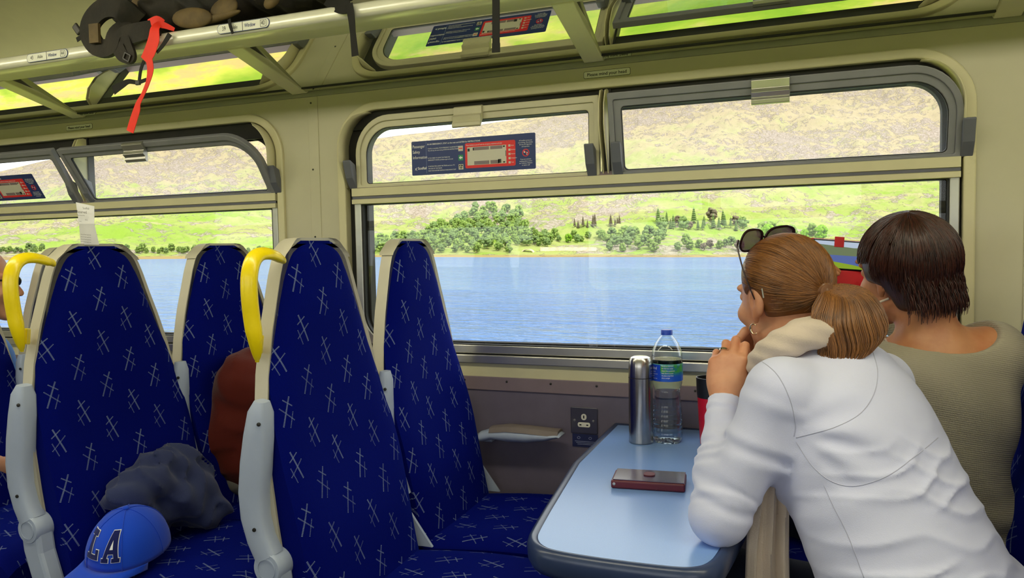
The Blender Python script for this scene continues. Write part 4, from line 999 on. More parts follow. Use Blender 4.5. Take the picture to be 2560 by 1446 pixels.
def relax(V, F, it=2, lam=.5):
    for _ in range(it):
        s = np.zeros_like(V); c = np.zeros(len(V))
        for i in range(4):
            np.add.at(s, F[:, i], V[F[:, (i+1) % 4]]); np.add.at(c, F[:, i], 1)
            np.add.at(s, F[:, i], V[F[:, (i-1) % 4]]); np.add.at(c, F[:, i], 1)
        V = V*(1-lam) + lam*s/np.maximum(c, 1)[:, None]
    return V
def skin_of(parts, name, mat_, parent, it=2):
    """parts: list of (fn, lo, hi, res) whose surfaces share one mesh"""
    Vs, Fs, n = [], [], 0
    for fn, lo, hi, res in parts:
        V, F = nets(fn, lo, hi, res); V = relax(V, F, it); Vs.append(V); Fs.append(F+n); n += len(V)
    V = np.concatenate(Vs); F = np.concatenate(Fs)
    me = bpy.data.meshes.new(name); me.vertices.add(len(V)); me.vertices.foreach_set('co', V.astype('f').ravel())
    me.loops.add(len(F)*4); me.loops.foreach_set('vertex_index', F.astype('i').ravel()); me.polygons.add(len(F))
    me.polygons.foreach_set('loop_start', np.arange(0, len(F)*4, 4, dtype='i')); me.update(calc_edges=True); me.validate(); me.shade_smooth()
    me.materials.append(mat_); o = bpy.data.objects.new(name, me); COL.objects.link(o)
    if parent: o.parent = parent; o.location = -parent_world(parent)
    return o
def frame(fwd, up):
    f = Vector(fwd).normalized(); r = f.cross(Vector(up)).normalized(); u = r.cross(f); return r, f, u     # person's right, forward, up
def bbox(pts, pad):
    a = np.array([list(p) for p in pts]); return a.min(0)-pad, a.max(0)+pad

def skin_mat(name, c, red):
    m, nt, b = newmat(name); co = coords(nt); n = noise(nt, co, 18, 4); n2 = noise(nt, co, 260, 3)
    nt.links.new(mixc(nt, n.ss(.35, .7), c, red), b.inputs['Base Color']); b.inputs['Roughness'].default_value = .48
    b.inputs['Subsurface Weight'].default_value = .12; b.inputs['Subsurface Radius'].default_value = (.012, .004, .002); b.inputs['Subsurface Scale'].default_value = .6
    bump(nt, b, n2, .12, .0006); return m
SKIN = skin_mat('skin_tanned', srgb(206, 150, 116), srgb(190, 128, 94)); SKIN2 = skin_mat('skin_sunned', srgb(192, 132, 90), srgb(176, 112, 72))
def hair_mat(name, c1, c2, c3):
    m, nt, b = newmat(name); g = nt.nodes.new('ShaderNodeNewGeometry'); r = N(nt, g.outputs['Random Per Island']); n = noise(nt, coords(nt), 25, 3)
    c = mixc(nt, r, c1, c2); c = mixc(nt, n.ss(.5, .75)*.6, c, c3)
    nt.links.new(c, b.inputs['Base Color']); b.inputs['Roughness'].default_value = .36; b.inputs['Specular IOR Level'].default_value = .55; return m
HAIR1 = hair_mat('hair_light_brown', srgb(96, 58, 26), srgb(152, 100, 50), srgb(70, 42, 22)); HAIR2 = hair_mat('hair_dark_brown', srgb(36, 16, 11), srgb(74, 34, 20), srgb(24, 10, 8)); HAIR3 = hair_mat('hair_dark_short', srgb(40, 32, 28), srgb(60, 50, 42), srgb(30, 24, 20))
def cloth_mat(name, c, bs=700, st=.25, rib=None, rough=.8):
    m, nt, b = newmat(name); co = coords(nt); n = noise(nt, co, bs, 3); n1 = noise(nt, co, 7, 3)
    nt.links.new(mixc(nt, n1.ss(.3, .7), c, tuple(x*.95 for x in c[:3])+(1,)), b.inputs['Base Color']); b.inputs['Roughness'].default_value = rough; b.inputs['Specular IOR Level'].default_value = .2
    b.inputs['Sheen Weight'].default_value = .15
    h = n
    if rib:
        x, y, z = sep(nt, co); h = ((z*rib + (x+y)*rib*.15).sin()*.5+.5) * ((x*.7+y*.7)*rib).sin().abs() + n*.4
    bump(nt, b, h, st, .0015); return m
WHITE = cloth_mat('white_jersey', srgb(208, 211, 236)); KNIT = cloth_mat('grey_knit', srgb(164, 156, 134), 500, .6, rib=1500); SCARFM = cloth_mat('beige_linen', srgb(206, 190, 174), 350, .5)
DENIM = cloth_mat('dark_trousers', srgb(30, 34, 52)); POLO = cloth_mat('blue_polo', srgb(52, 130, 220))

def head_sdf(c, R, s=1.0):
    """c: centre between the ears; R: (right, fwd, up)"""
    r, f, u = R; L = lambda x, y, z: Vector(c)+r*(x*s)+f*(y*s)+u*(z*s); ax = (r, f, u)
    def fn(P):
        d = s_ell(P, L(0, -.012, .040), (.074*s, .094*s, .088*s), ax)
        d = smin(d, s_ell(P, L(0, .035, -.022), (.060*s, .060*s, .078*s), ax), .03)
        d = smin(d, s_cone(P, L(-.042, .015, -.060), L(-.012, .070, -.090), .020*s, .017*s), .02)
        d = smin(d, s_cone(P, L(.042, .015, -.060), L(.012, .070, -.090), .020*s, .017*s), .02)
        d = smin(d, s_ell(P, L(0, .078, -.092), (.022*s, .016*s, .016*s), ax), .014)           # chin
        d = smin(d, s_cone(P, L(0, .090, .020), L(0, .112, -.022), .007*s, .012*s), .012)       # nose
        for q in (-1, 1):
            d = smin(d, s_cone(P, L(q*.008, .100, -.026), L(q*.014, .094, -.028), .007*s, .006*s), .006)
            d = smin(d, s_ell(P, L(q*.040, .072, -.020), (.020*s, .018*s, .018*s), ax), .02)      # cheek
            d = smin(d, s_cone(P, L(q*.012, .092, .034), L(q*.045, .078, .036), .008*s, .007*s), .012)   # brow
            d = smax(d, -s_ell(P, L(q*.031, .100, .016), (.017*s, .013*s, .010*s), ax), .008)      # socket
            d = smin(d, s_ell(P, L(q*.031, .081, .016), (.013*s, .012*s, .011*s), ax), .002)       # lid over the eye
            # ear: helix, bowl, lobe
            d = smin(d, s_ell(P, L(q*.076, -.006, .006), (.009*s, .020*s, .031*s), ax), .006)
            d = smax(d, -s_ell(P, L(q*.088, .000, .008), (.009*s, .010*s, .017*s), ax), .004)
            d = smin(d, s_cone(P, L(q*.074, .004, -.022), L(q*.073, .006, -.032), .008*s, .006*s), .006)
        d = smin(d, s_cone(P, L(-.018, .092, -.052), L(.018, .092, -.052), .006*s, .006*s), .008)   # lips
        d = smin(d, s_cone(P, L(-.014, .090, -.062), L(.014, .090, -.062), .006*s, .006*s), .007)
        d = smax(d, -s_cone(P, L(-.022, .101, -.057), L(.022, .101, -.057), .0018*s, .0018*s), .003)
        return d
    return fn, L

def hand_parts(W, R, side, curls, spread=.0, s=1.0, thumb=None):
    """W wrist, R=(across towards the index side, along the fingers, out of the back of the hand); curls: per finger three bend angles"""
    a, l, n = R; prims = []; tips = []
    L = lambda x, y, z: Vector(W)+a*(x*s)+l*(y*s)+n*(z*s)
    spec = (( .028, .082, .040, .025, .020, .0088), (.009, .087, .045, .028, .021, .0090), (-.010, .083, .041, .026, .021, .0085), (-.028, .074, .033, .020, .018, .0075))
    for i, (x, y, l1, l2, l3, r) in enumerate(spec):
        p = L(x, y, .002); prims.append((L(x*.45, .012, 0), p, .0125*s, r*1.12*s, .012)); ang = 0; d0 = (l + a*(spread*(1.5-i)*.1)).normalized()
        for k, (ln, c) in enumerate(zip((l1, l2, l3), curls[i])):
            ang += math.radians(c); dd = (d0*math.cos(ang) - n*math.sin(ang)).normalized(); q = p+dd*(ln*s); rr = r*s*(1-.07*k)
            prims.append((p, q, rr, rr*.9, .004 if k else .006)); p = q
        tips.append(p)
    th = thumb or [(.020, .018, -.008), (.044, .046, -.016), (.048, .076, -.024), (.040, .098, -.030)]
    th = [L(*q) for q in th]
    for k in range(3): prims.append((th[k], th[k+1], (.0145, .0115, .0098)[k]*s, (.0115, .0098, .0085)[k]*s, .008 if k == 0 else .004))
    def fn(P):
        d = s_ell(P, L(0, .045, -.001), (.040*s, .048*s, .0135*s), (a, l, n))
        d = smin(d, s_cone(P, L(0, -.03, 0), L(0, .022, 0), .0235*s, .0245*s), .02)
        fing = None
        for (p, q, ra, rb, k) in prims:
            d = smin(d, s_cone(P, p, q, ra, rb), k)
        return d
    allp = [q for pr in prims for q in pr[:2]] + [L(0, -.06, 0)]
    return fn, allp, prims, L
def torso_sdf(keys, n=14, k=.035):
    """keys: (centre, right-axis, half width, half depth)"""
    C = []
    m = len(keys)
    for i in range(n):
        t = i/(n-1)*(m-1); j = min(int(t), m-2); w = t-j; a, b = keys[j], keys[j+1]
        C.append((a[0].lerp(b[0], w), a[1].lerp(b[1], w).normalized(), a[2]*(1-w)+b[2]*w, a[3]*(1-w)+b[3]*w))
    E_ = []
    for i, (c, r, a, b) in enumerate(C):
        t = (C[min(i+1, n-1)][0]-C[max(i-1, 0)][0]).normalized(); nn = r.cross(t).normalized(); rr = t.cross(nn).normalized()
        h = max((C[min(i+1, n-1)][0]-C[max(i-1, 0)][0]).length*.62, .045); E_.append((c, (a, b, h), (rr, nn, t)))
    def fn(P):
        d = None
        for c, r, ax in E_:
            e = s_ell(P, c, r, ax); d = e if d is None else smin(d, e, k)
        return d
    return fn
def strands(name, paths, r, m, parent, sides=4):
    """paths (n, k, 3) -> thin tapered tubes in one mesh"""
    Pn = np.asarray(paths, float); n, k, _ = Pn.shape; T = np.gradient(Pn, axis=1); T /= np.linalg.norm(T, axis=2, keepdims=True)+1e-9
    up = np.array([.31, .22, .92]); A = np.cross(T, up); A /= np.linalg.norm(A, axis=2, keepdims=True)+1e-9; B = np.cross(T, A)
    rr = (r*(1-.55*np.linspace(0, 1, k)**3))[None, :, None]; V = np.stack([Pn + rr*(math.cos(2*PI*s/sides)*A + math.sin(2*PI*s/sides)*B) for s in range(sides)], 2)
    V = V.reshape(-1, 3); base = (np.arange(n)*k*sides)[:, None, None] + (np.arange(k-1)*sides)[None, :, None]; s0 = np.arange(sides)[None, None, :]; s1 = (np.arange(sides)+1) % sides
    F = np.stack([base+s0, base+s1[None, None, :], base+sides+s1[None, None, :], base+sides+s0], -1).reshape(-1, 4)
    me = bpy.data.meshes.new(name); me.vertices.add(len(V)); me.vertices.foreach_set('co', V.astype('f').ravel()); me.loops.add(len(F)*4); me.loops.foreach_set('vertex_index', F.astype('i').ravel())
    me.polygons.add(len(F)); me.polygons.foreach_set('loop_start', np.arange(0, len(F)*4, 4, dtype='i')); me.update(calc_edges=True); me.shade_smooth(); me.materials.append(m)
    o = bpy.data.objects.new(name, me); COL.objects.link(o)
    if parent: o.parent = parent; o.location = -parent_world(parent)
    return o
def on_ell(d, c, R, rad):      # direction (local) -> point on an ellipsoid
    k = 1/math.sqrt((d[0]/rad[0])**2+(d[1]/rad[1])**2+(d[2]/rad[2])**2); return Vector(c)+R[0]*(d[0]*k)+R[1]*(d[1]*k)+R[2]*(d[2]*k)
def slerp(a, b, t):
    a = a.normalized(); b = b.normalized(); w = math.acos(max(-1, min(1, a.dot(b))))
    return a if w < 1e-4 else (a*math.sin((1-t)*w)+b*math.sin(t*w))/math.sin(w)

# ---------------------------------------------------------------- woman in white
H1 = atD(1962, 752, 1.50); R1 = frame(-_r*.36 + _f*.92 - Vector((0, 0, .06)), Vector((-.05, .02, 1)) - _r*.06)
w1 = thing('person', 'person in a white long-sleeved top leaning on the table, gazing out', 'person', (.3, 1.42, 0))
hf, HL = head_sdf(H1, R1, .97)
NB = atD(2050, 905, 1.43)
SL = atD(1955, 985, 1.33); SR = atD(2215, 960, 1.56)
EL = onZ(1798, 1290, .768); WL = atD(1812, 1000, 1.455)
ER = Vector((-.115, 1.70, .765)); WR = atD(1835, 930, 1.58)
shl = (SR-SL).normalized()
keys1 = [(atD(2055, 925, 1.42), shl, .075, .060), (atD(2085, 965, 1.42), shl, .150, .090), (atD(2120, 1045, 1.40), shl, .160, .112), (atD(2150, 1130, 1.37), shl, .158, .120), (atD(2180, 1230, 1.33), (shl+_r*.3).normalized(), .150, .118),
         (atD(2235, 1350, 1.30), (shl+_r*.6).normalized(), .150, .115), (atD(2295, 1460, 1.28), (shl+_r*.6).normalized(), .158, .118), (atD(2360, 1600, 1.27), (shl+_r*.5).normalized(), .172, .125), (Vector((.27, 1.43, .53)), (shl+_r*.4).normalized(), .175, .125)]
tf1 = torso_sdf(keys1, 18)
cf, cu = (shl.cross(Vector((0, 0, 1)))).normalized(), Vector((0, 0, 1))
fwd1 = Vector((-shl.y, shl.x, 0)).normalized()      # chest direction
if fwd1.x > 0: fwd1 = -fwd1
def body1(P):
    d = tf1(P)
    d = smin(d, s_cone(P, NB, H1-R1[2]*.06-R1[1]*.035, .052, .050), .03)
    for S, E_, W in ((SL, EL, WL), (SR, ER, WR)):
        d = smin(d, s_cone(P, keys1[1][0].lerp(S, .75), S, .050, .050), .05)
        d = smin(d, s_cone(P, S, E_, .050, .038), .035); d = smin(d, s_cone(P, E_, E_.lerp(W, .35), .038, .036), .01); d = smin(d, s_cone(P, E_.lerp(W, .35), W, .036, .024), .01)
    for q in (-1, 1):
        d = smin(d, s_ell(P, keys1[3][0]+fwd1*.088+shl*(q*.070)-Vector((0, 0, .035)), (.058, .058, .055)), .04)
    hip = Vector((.27, 1.43, .53))
    for q, y in ((-1, 1.33), (1, 1.53)):
        kn = Vector((-.14, y, .57)); d = smin(d, s_cone(P, hip+Vector((0, q*.09, -.01)), kn, .085, .062), .04); d = smin(d, s_cone(P, kn, Vector((-.08, y, .10)), .060, .040), .02)
        d = smin(d, s_cone(P, Vector((-.07, y, .05)), Vector((-.22, y, .035)), .04, .03), .02)
    return d
# left hand at the mouth: fingers folded up and over
al = (atD(1822, 880, 1.485)-WL).normalized(); nb = (-_f*.86 - _r*.42 + Vector((0, 0, .05))); nb = (nb-al*nb.dot(al)).normalized(); ac = al.cross(nb).normalized()
if ac.dot(_r) < 0: ac = -ac
hl, hpL, prL, HLL = hand_parts(WL, (ac, al, nb), 1, [(28, 80, 50), (24, 84, 50), (26, 84, 52), (38, 78, 50)], s=.98, thumb=[(.022, .018, -.014), (.040, .042, -.030), (.036, .068, -.044), (.020, .084, -.052)])
al2 = (H1+R1[1]*.105-R1[2]*.085 - WR).normalized(); nb2 = (_f*.8 - _r*.2); nb2 = (nb2-al2*nb2.dot(al2)).normalized(); ac2 = al2.cross(nb2).normalized()
hr, hpR, prR, HRL = hand_parts(WR, (ac2, al2, nb2), -1, [(30, 60, 40)]*4, s=.95)
def headneck1(P): return smin(hf(P), s_cone(P, NB, H1-R1[2]*.06-R1[1]*.035, .050, .048), .03)
lo, hi = bbox([H1], .16)
lo2, hi2 = bbox(hpL, .03); lo3, hi3 = bbox(hpR, .03)
skin_of([(headneck1, lo - [0, 0, .04], hi, .0032), (hl, lo2, hi2, .0017), (hr, lo3, hi3, .003), (body1, *bbox([k[0] for k in keys1]+[SL, SR, EL, ER, WL, WR, Vector((-.26, 1.3, .02)), Vector((-.2, 1.6, .05))], .15), .011)], 'body', SKIN, w1)
# finger nails on the visible hand are turned away; the ring sits on the ring finger
rp = prL[9]; p0, p1 = rp[0], rp[1]
# (index 4 prims per finger: metacarpal + three phalanges)
pa, pb = prL[9][0], prL[9][1]; mid = pa.lerp(pb, .45); axr = (pb-pa).normalized(); q0 = axr.orthogonal().normalized(); q1 = axr.cross(q0)
mb = MB(); mb.loft([[mid+axr*h+(q0*math.cos(t)+q1*math.sin(t))*r for (h, r) in ((-.0022, .0092), (.0022, .0092), (.0022, .0104), (-.0022, .0104))] for t in np.linspace(0, 2*PI, 29)[:-1]]); mb.f = [f for f in mb.f if len(f) == 4]
n_ = 28; mb.f += [((n_-1)*4+k, (n_-1)*4+(k+1) % 4, (k+1) % 4, k) for k in range(4)]
mb.go('ring', mat('silver', srgb(220, 212, 196), .15, metal=1), w1, auto=40)
# shirt: the body's surface a few millimetres out, with folds
ax_t = (keys1[0][0]-keys1[6][0]).normalized()
def folds(P):
    q = P-A3(keys1[4][0]); t = q@A3(ax_t); u = q@A3(shl); v = q@A3(_u)
    w = .02*np.sin(u*11+1.3)+.012*np.sin(u*23+t*14)+.010*np.sin(u*37+2)
    lowm = np.clip((.09-t)/.14, 0, 1); n1 = np.sin((t+w*1.2+u*.28)*2*PI/.058)*.6 + np.sin((t-w+u*.10)*2*PI/.037+1)*.4
    am = .5+.5*np.sin(u*17+t*9+.6)
    tt = .7*v+.3*t; ph1 = (tt+w*1.3+u*.06)*PI/.052; ph2 = (tt-w*.9-u*.10)*PI/.040+.7; cr1 = (1-np.abs(np.sin(ph1)))**1.9; cr2 = (1-np.abs(np.sin(ph2)))**2.2
    ks_ = sorted((k_[0].dot(_u), k_[0].dot(_r)) for k_ in keys1); sx_ = (P@A3(_r) - np.interp(P@A3(_u), [k_[0] for k_ in ks_], [k_[1] for k_ in ks_]))/.16; edge = np.clip(1.35-np.abs(sx_)*1.15, .10, 1); am2 = np.clip(.5+.8*np.sin(u*13+t*31+2), 0, 1)
    f = -lowm*edge*(.0120*cr1*(.25+.75*am) + .0085*cr2*am2)
    # tension folds radiating from the near armpit
    ap = A3(atD(1968, 1095, 1.27)); r_ = P-ap; a_ = np.arctan2(r_@A3(_u), r_@A3(_r)); rd = np.linalg.norm(r_, axis=-1)
    f += .0030*np.exp(-((rd-.10)/.06)**2)*np.clip((rd-.035)/.03, 0, 1)*np.sin(a_*11+rd*26)*np.clip(1.2-np.abs(a_-.1), 0, 1)
    # sleeve: rings of creases near elbow and cuff
    for a, b, fr, am_ in ((EL, WL, .030, .0026), (SL, EL, .05, .0022)):
        ba = A3(b)-A3(a); L = np.linalg.norm(ba); h = ((P-A3(a))@(ba/L)); dist = np.linalg.norm(P-A3(a)-h[..., None]*(ba/L), axis=-1)
        f += am_*np.sin((h+.25*(P@A3(_r))+.01*np.sin(h*60))*2*PI/fr)*(dist < .075)*np.clip(h/.03, 0, 1)*np.clip((L-h)/.02, 0, 1)*(.4+.6*np.sin(h*31+1)**2)
    return f
def sleeve(P):
    d = None
    for S, E_, W in ((SL, EL, WL), (SR, ER, WR)):
        for c in (s_cone(P, keys1[1][0].lerp(S, .6), S, .058, .058), s_cone(P, S, E_, .058, .047), s_cone(P, E_, E_.lerp(W, .35), .046, .0435), s_cone(P, E_.lerp(W, .35), W, .0435, .0315)):
            d = c if d is None else smin(d, c, .03 if c is not None else .01)
    return d
def shirt1(P):
    t = tf1(P) - .008
    for q in (-1, 1): t = smin(t, s_ell(P, keys1[3][0]+fwd1*.088+shl*(q*.070)-Vector((0, 0, .035)), (.066, .066, .063)), .045)
    d = smin(t, sleeve(P), .028) + folds(P)
    # cut at cuffs, neck and hem
    for E_, W in ((EL, WL), (ER, WR)):
        ba = (W-E_).normalized(); cut = (P-A3(W))@A3(ba) - .002; near = np.linalg.norm(P-A3(W), axis=-1) - .10; d = np.maximum(d, np.where(near < 0, cut, -1))
    nd = (H1-NB).normalized(); cut = (P-A3(NB))@A3(nd) - .010; near = np.linalg.norm(P-A3(NB), axis=-1) - .09; d = np.maximum(d, np.where(near < 0, cut, -1))
    return np.maximum(d, .50-P[..., 2])
sh_o = skin_of([(shirt1, *bbox([k[0] for k in keys1]+[SL, SR, EL, ER, WL, WR], .19), .0042)], 'shirt', WHITE, w1, 1)
from mathutils.bvhtree import BVHTree
SEAMM = cloth_mat('seam_groove_shade', srgb(176, 178, 200))  # darker copy of the shirt white: the seam grooves' shade put into colour
bv = BVHTree.FromPolygons([v.co for v in sh_o.data.vertices], [tuple(p.vertices) for p in sh_o.data.polygons])
for pts_ in ([(1868, 893), (1905, 905), (1945, 940), (1975, 1000), (1988, 1060), (1985, 1092)], [(2182, 880), (2194, 930), (2185, 985), (2150, 1035), (2090, 1068), (2030, 1085), (1990, 1095)], [(1990, 1105), (2030, 1165), (2080, 1205), (2140, 1216), (2220, 1190), (2290, 1140), (2345, 1095)], [(2060, 1215), (2085, 1270), (2120, 1340), (2160, 1446)]):
    sp_ = smooth_path([Vector((x, y, 0)) for x, y in pts_], 8); hit = []
    for q_ in sp_:
        h_ = bv.ray_cast(CAM, ray(q_.x, q_.y).normalized())
        if h_[0]: hit.append(h_[0])
    if len(hit) > 4: MB().tube(hit, .0008, 6).go('seam', SEAMM, sh_o, smooth=True)
def legs1(P):
    hip = Vector((.27, 1.43, .53)); d = s_ell(P, hip, (.14, .19, .115))
    for q, y in ((-1, 1.33), (1, 1.53)):
        kn = Vector((-.14, y, .57)); d = smin(d, s_cone(P, hip+Vector((0, q*.09, -.01)), kn, .095, .072), .04); d = smin(d, s_cone(P, kn, Vector((-.08, y, .10)), .070, .052), .02)
    return d
skin_of([(legs1, (-.26, 1.2, .06), (.46, 1.68, .72), .010)], 'trousers', DENIM, w1)
# hair drawn back to a low tie
hc = H1 + R1[1]*(-.012) + R1[2]*.040; hr_ = (.079, .099, .091); TIE = Vector((.012, -.94, -.30)).normalized()
tie_p = on_ell(TIE, hc, R1, hr_)
def hair1(P):
    d = s_ell(P, hc, hr_, R1); r, f, u = R1
    q = P-A3(H1); y = q@A3(f); z = q@A3(u); x = q@A3(r)
    front = y - (.052 - .35*np.maximum(.075-z, 0)*1.0); d = smax(d, front, .006)                       # forehead hairline
    low = -(z+.020+.0*y) - np.maximum(y+.02, -1)*0 ; d = smax(d, -(z + .030 + .25*(y+.02)*0), .006)
    earcut = s_ell(P, HL(-.078, .012, -.004), (.030, .024, .036), R1); earcut2 = s_ell(P, HL(.078, .012, -.004), (.030, .024, .036), R1)
    d = smin(d, s_ell(P, HL(.072, -.002, .004), (.022, .034, .040), R1), .01); d = smax(d, -earcut, .006)
    d = smin(d, s_cone(P, tie_p-R1[1]*-.012, tie_p-R1[1]*.002, .013, .010), .02)
    return d
lo, hi = bbox([H1, tie_p], .14)
skin_of([(hair1, lo, hi, .0035)], 'hair', HAIR1, w1)
ps = []
for i in range(2800):
    # starting directions along the hairline and over the scalp
    while True:
        d = Vector((rng.normal(), rng.normal(), rng.normal())).normalized()
        if d.y*.101 < .052 and d.z*.094 > -.062 + max(0, d.y)*.10 and not (abs(d.x) > .78 and d.z < .05 and d.y > -.28): break
    if i < 1300:
        a = rng.uniform(-1.25, 1.25); d = Vector((math.sin(a)*.86, .50*math.cos(a)+.06, math.cos(a)*.80+.02)).normalized()
    k = rng.uniform(1.000, 1.022); P_ = []
    for j in range(14):
        t = (j/13)**.9; dd = slerp(d, TIE, t*.985); p = on_ell(dd, hc, R1, tuple(x*k for x in hr_)); P_.append(p + Vector((math.sin(j*.9+i), math.cos(j*.7+i*2), 0))*.0006)
    ps.append([list(p) for p in P_])
strands('hair_strands', ps, .00055, HAIR1, w1)
# ponytail: fat drooping bundle
pt = [tie_p - R1[1]*.004, tie_p + _r*.030 + _u*.004 - R1[1]*.012, atD(2128, 778, 1.372), atD(2146, 828, 1.360), atD(2128, 872, 1.352)]
pt = smooth_path(pt, 6); ptn = len(pt); ps = []
for i in range(2600):
    a = rng.uniform(0, 2*PI); rr = math.sqrt(rng.uniform(.05, 1)); lag = rng.uniform(-.1, .12); P_ = []
    dx_, dy_ = math.cos(a)*rr, math.sin(a)*rr
    for j in range(14):
        t = j/13*(1-.22*((i*7919) % 100)/100); q = t*(ptn-1); q0 = min(int(q), ptn-2); c = pt[q0].lerp(pt[q0+1], q-q0)
        wdt = .009 + .050*min(1, t*2.2)*(1-.35*max(0, t-.6)/.4)
        off = _r*(dx_*wdt*(1.0)) + _u*(dy_*wdt*.35) + _f*(dy_*wdt*.55) - _u*(.035*t*t*(.6-dx_*.9)) - _r*(.022*t*(1-dx_)*.6)
        P_.append(list(c+off))
    ps.append(P_)
strands('ponytail', ps, .00075, HAIR1, w1)
MB().lathe([(.012, -.005), (.0155, -.003), (.0155, .003), (.012, .005)], tie_p - R1[1]*.006, 20, tuple(R1[1])).go('hair_tie', mat('hair_tie', srgb(110, 70, 40), .7), w1, smooth=True)
# earring: small open hoop on the near ear
ep = HL(-.079, .008, -.048); GOLD = mat('pale_gold', srgb(236, 214, 180), .18, metal=1)
MB().tube([ep + R1[1]*(.010*math.cos(t)) + R1[2]*(.010*math.sin(t)) for t in np.linspace(-PI*.75, PI*.75, 22)], [.0012+.0012*abs(math.sin(x)) for x in np.linspace(0, PI, 22)], 8).go('earring', GOLD, w1, smooth=True)
MB().tube([atD(1905, 722, 1.415), atD(1909, 745, 1.41)], .0014, 6).go('hair_grip', ALU, w1)
# scarf: folded round the neck, one end hanging in front
def scarf(P):
    pts = [atD(2065, 835, 1.375), atD(2020, 838, 1.365), atD(1965, 858, 1.365), atD(1925, 885, 1.39), atD(1905, 915, 1.44), atD(1935, 930, 1.52), atD(2040, 880, 1.545), atD(2100, 860, 1.47), atD(2065, 835, 1.375)]
    pp = smooth_path(pts, 4); d = None
    for i in range(len(pp)-1):
        c = s_cone(P, pp[i], pp[i+1], .026, .026); d = c if d is None else smin(d, c, .008)
    q2 = smooth_path([atD(2040, 812, 1.39), atD(1985, 832, 1.375), atD(1935, 868, 1.385), atD(1905, 905, 1.41)], 4)
    for i in range(len(q2)-1): d = smin(d, s_cone(P, q2[i], q2[i+1], .017, .020), .006)
    v = P@A3(_u); u = P@A3(_r); return d + .0016*np.sin((v*.9+u*.35)*2*PI/.026+1.5*np.sin(u*22+v*15)) 
lo, hi = bbox([atD(2100, 835, 1.36), atD(1900, 930, 1.58), atD(1900, 790, 1.38)], .05)
skin_of([(scarf, lo, hi, .0032)], 'scarf', SCARFM, w1, 1)
def hang(cols, name):
    secs = []
    for (px, py, w, D) in cols:
        c = atD(px, py, D); F_ = []; B_ = []
        for k in range(25):
            s = k/24; x = (s-.5)*w; z = .010*math.sin(s*2*PI*2.6+py*.004)+.004*math.sin(s*2*PI*6+py*.01); F_.append(c+_r*x-_f*(z+.003)); B_.append(c+_r*x-_f*(z-.003))
        secs.append(F_+B_[::-1])
    MB().loft(secs).go(name, SCARFM, w1, auto=60)
hang([(1950, 1050, .03, 1.37), (1935, 1120, .05, 1.37), (1925, 1200, .062, 1.36), (1922, 1290, .066, 1.355), (1918, 1380, .072, 1.35), (1918, 1470, .078, 1.35)], 'scarf_end')
fr = []
for i in range(26):
    c = atD(1918, 1470, 1.35) + _r*(.078*(i/25-.5)); fr.append([list(c), list(c-_u*.012+_r*.001*math.sin(i)), list(c-_u*.024+_r*.003*math.sin(i*2.1))])
strands('scarf_fringe', fr, .0009, SCARFM, w1)
# sunglasses pushed up on the head
sg = thing('sunglasses', 'dark tinted sunglasses pushed up on the head of the person in white', 'sunglasses', HL(0, .04, .14))
def SP(x, y, z): return HL(x, y, z)
FRM = mat('dark_frame', srgb(40, 24, 30), .25); m, nt, b = newmat('tinted_lens'); b.inputs['Base Color'].default_value = srgb(110, 70, 100); b.inputs['Roughness'].default_value = .05; b.inputs['Alpha'].default_value = .72; LENS = m
for q in (-1, 1):
    cx_, cy_, cz_ = q*.036, .038, .131
    o_, i_ = [], []
    tu = Vector((0, -.55, .83)).normalized()
    for t in np.linspace(0, 2*PI, 25)[:-1]:
        x = .034*math.copysign(abs(math.cos(t))**.75, math.cos(t)); z = .027*math.copysign(abs(math.sin(t))**.8, math.sin(t))
        for L_, k in ((o_, 1.0), (i_, .86)):
            xx, zz = x*k, z*k; yy = -.012*(abs(xx+cx_)/.064)**2
            L_.append(SP(cx_+xx, cy_+yy+zz*tu.y, cz_+zz*tu.z))
    th = (R1[1]*.83+R1[2]*.55)*.003; n_ = 24
    mb = MB(); mb.v = [v for v in o_]+[v for v in i_]+[v+th for v in o_]+[v+th for v in i_]
    for k in range(n_):
        j = (k+1) % n_; mb.f += [(k, j, n_+j, n_+k), (2*n_+j, 2*n_+k, 3*n_+k, 3*n_+j), (k, 2*n_+k, 2*n_+j, j), (n_+j, 3*n_+j, 3*n_+k, n_+k)]
    mb.go('frame', FRM, sg, auto=40)
    MB().add([v+th*.5 for v in i_]+[v+th*.9 for v in i_], [tuple(range(n_)), tuple(range(n_, 2*n_))[::-1]]).go('lens', LENS, sg)
    MB().tube([SP(q*.070, .030, .134), SP(q*.078, .028, .122), SP(q*.085, .010, .074), SP(q*.086, -.004, .036), SP(q*.084, -.012, .012)], [.0030, .0028, .0024, .0022, .0022], 8, flat=.6).go('temple_arm', FRM, sg, smooth=True)
MB().tube([SP(-.008, .040, .136), SP(0, .043, .138), SP(.008, .040, .136)], .002, 8).go('bridge', FRM, sg, smooth=True)

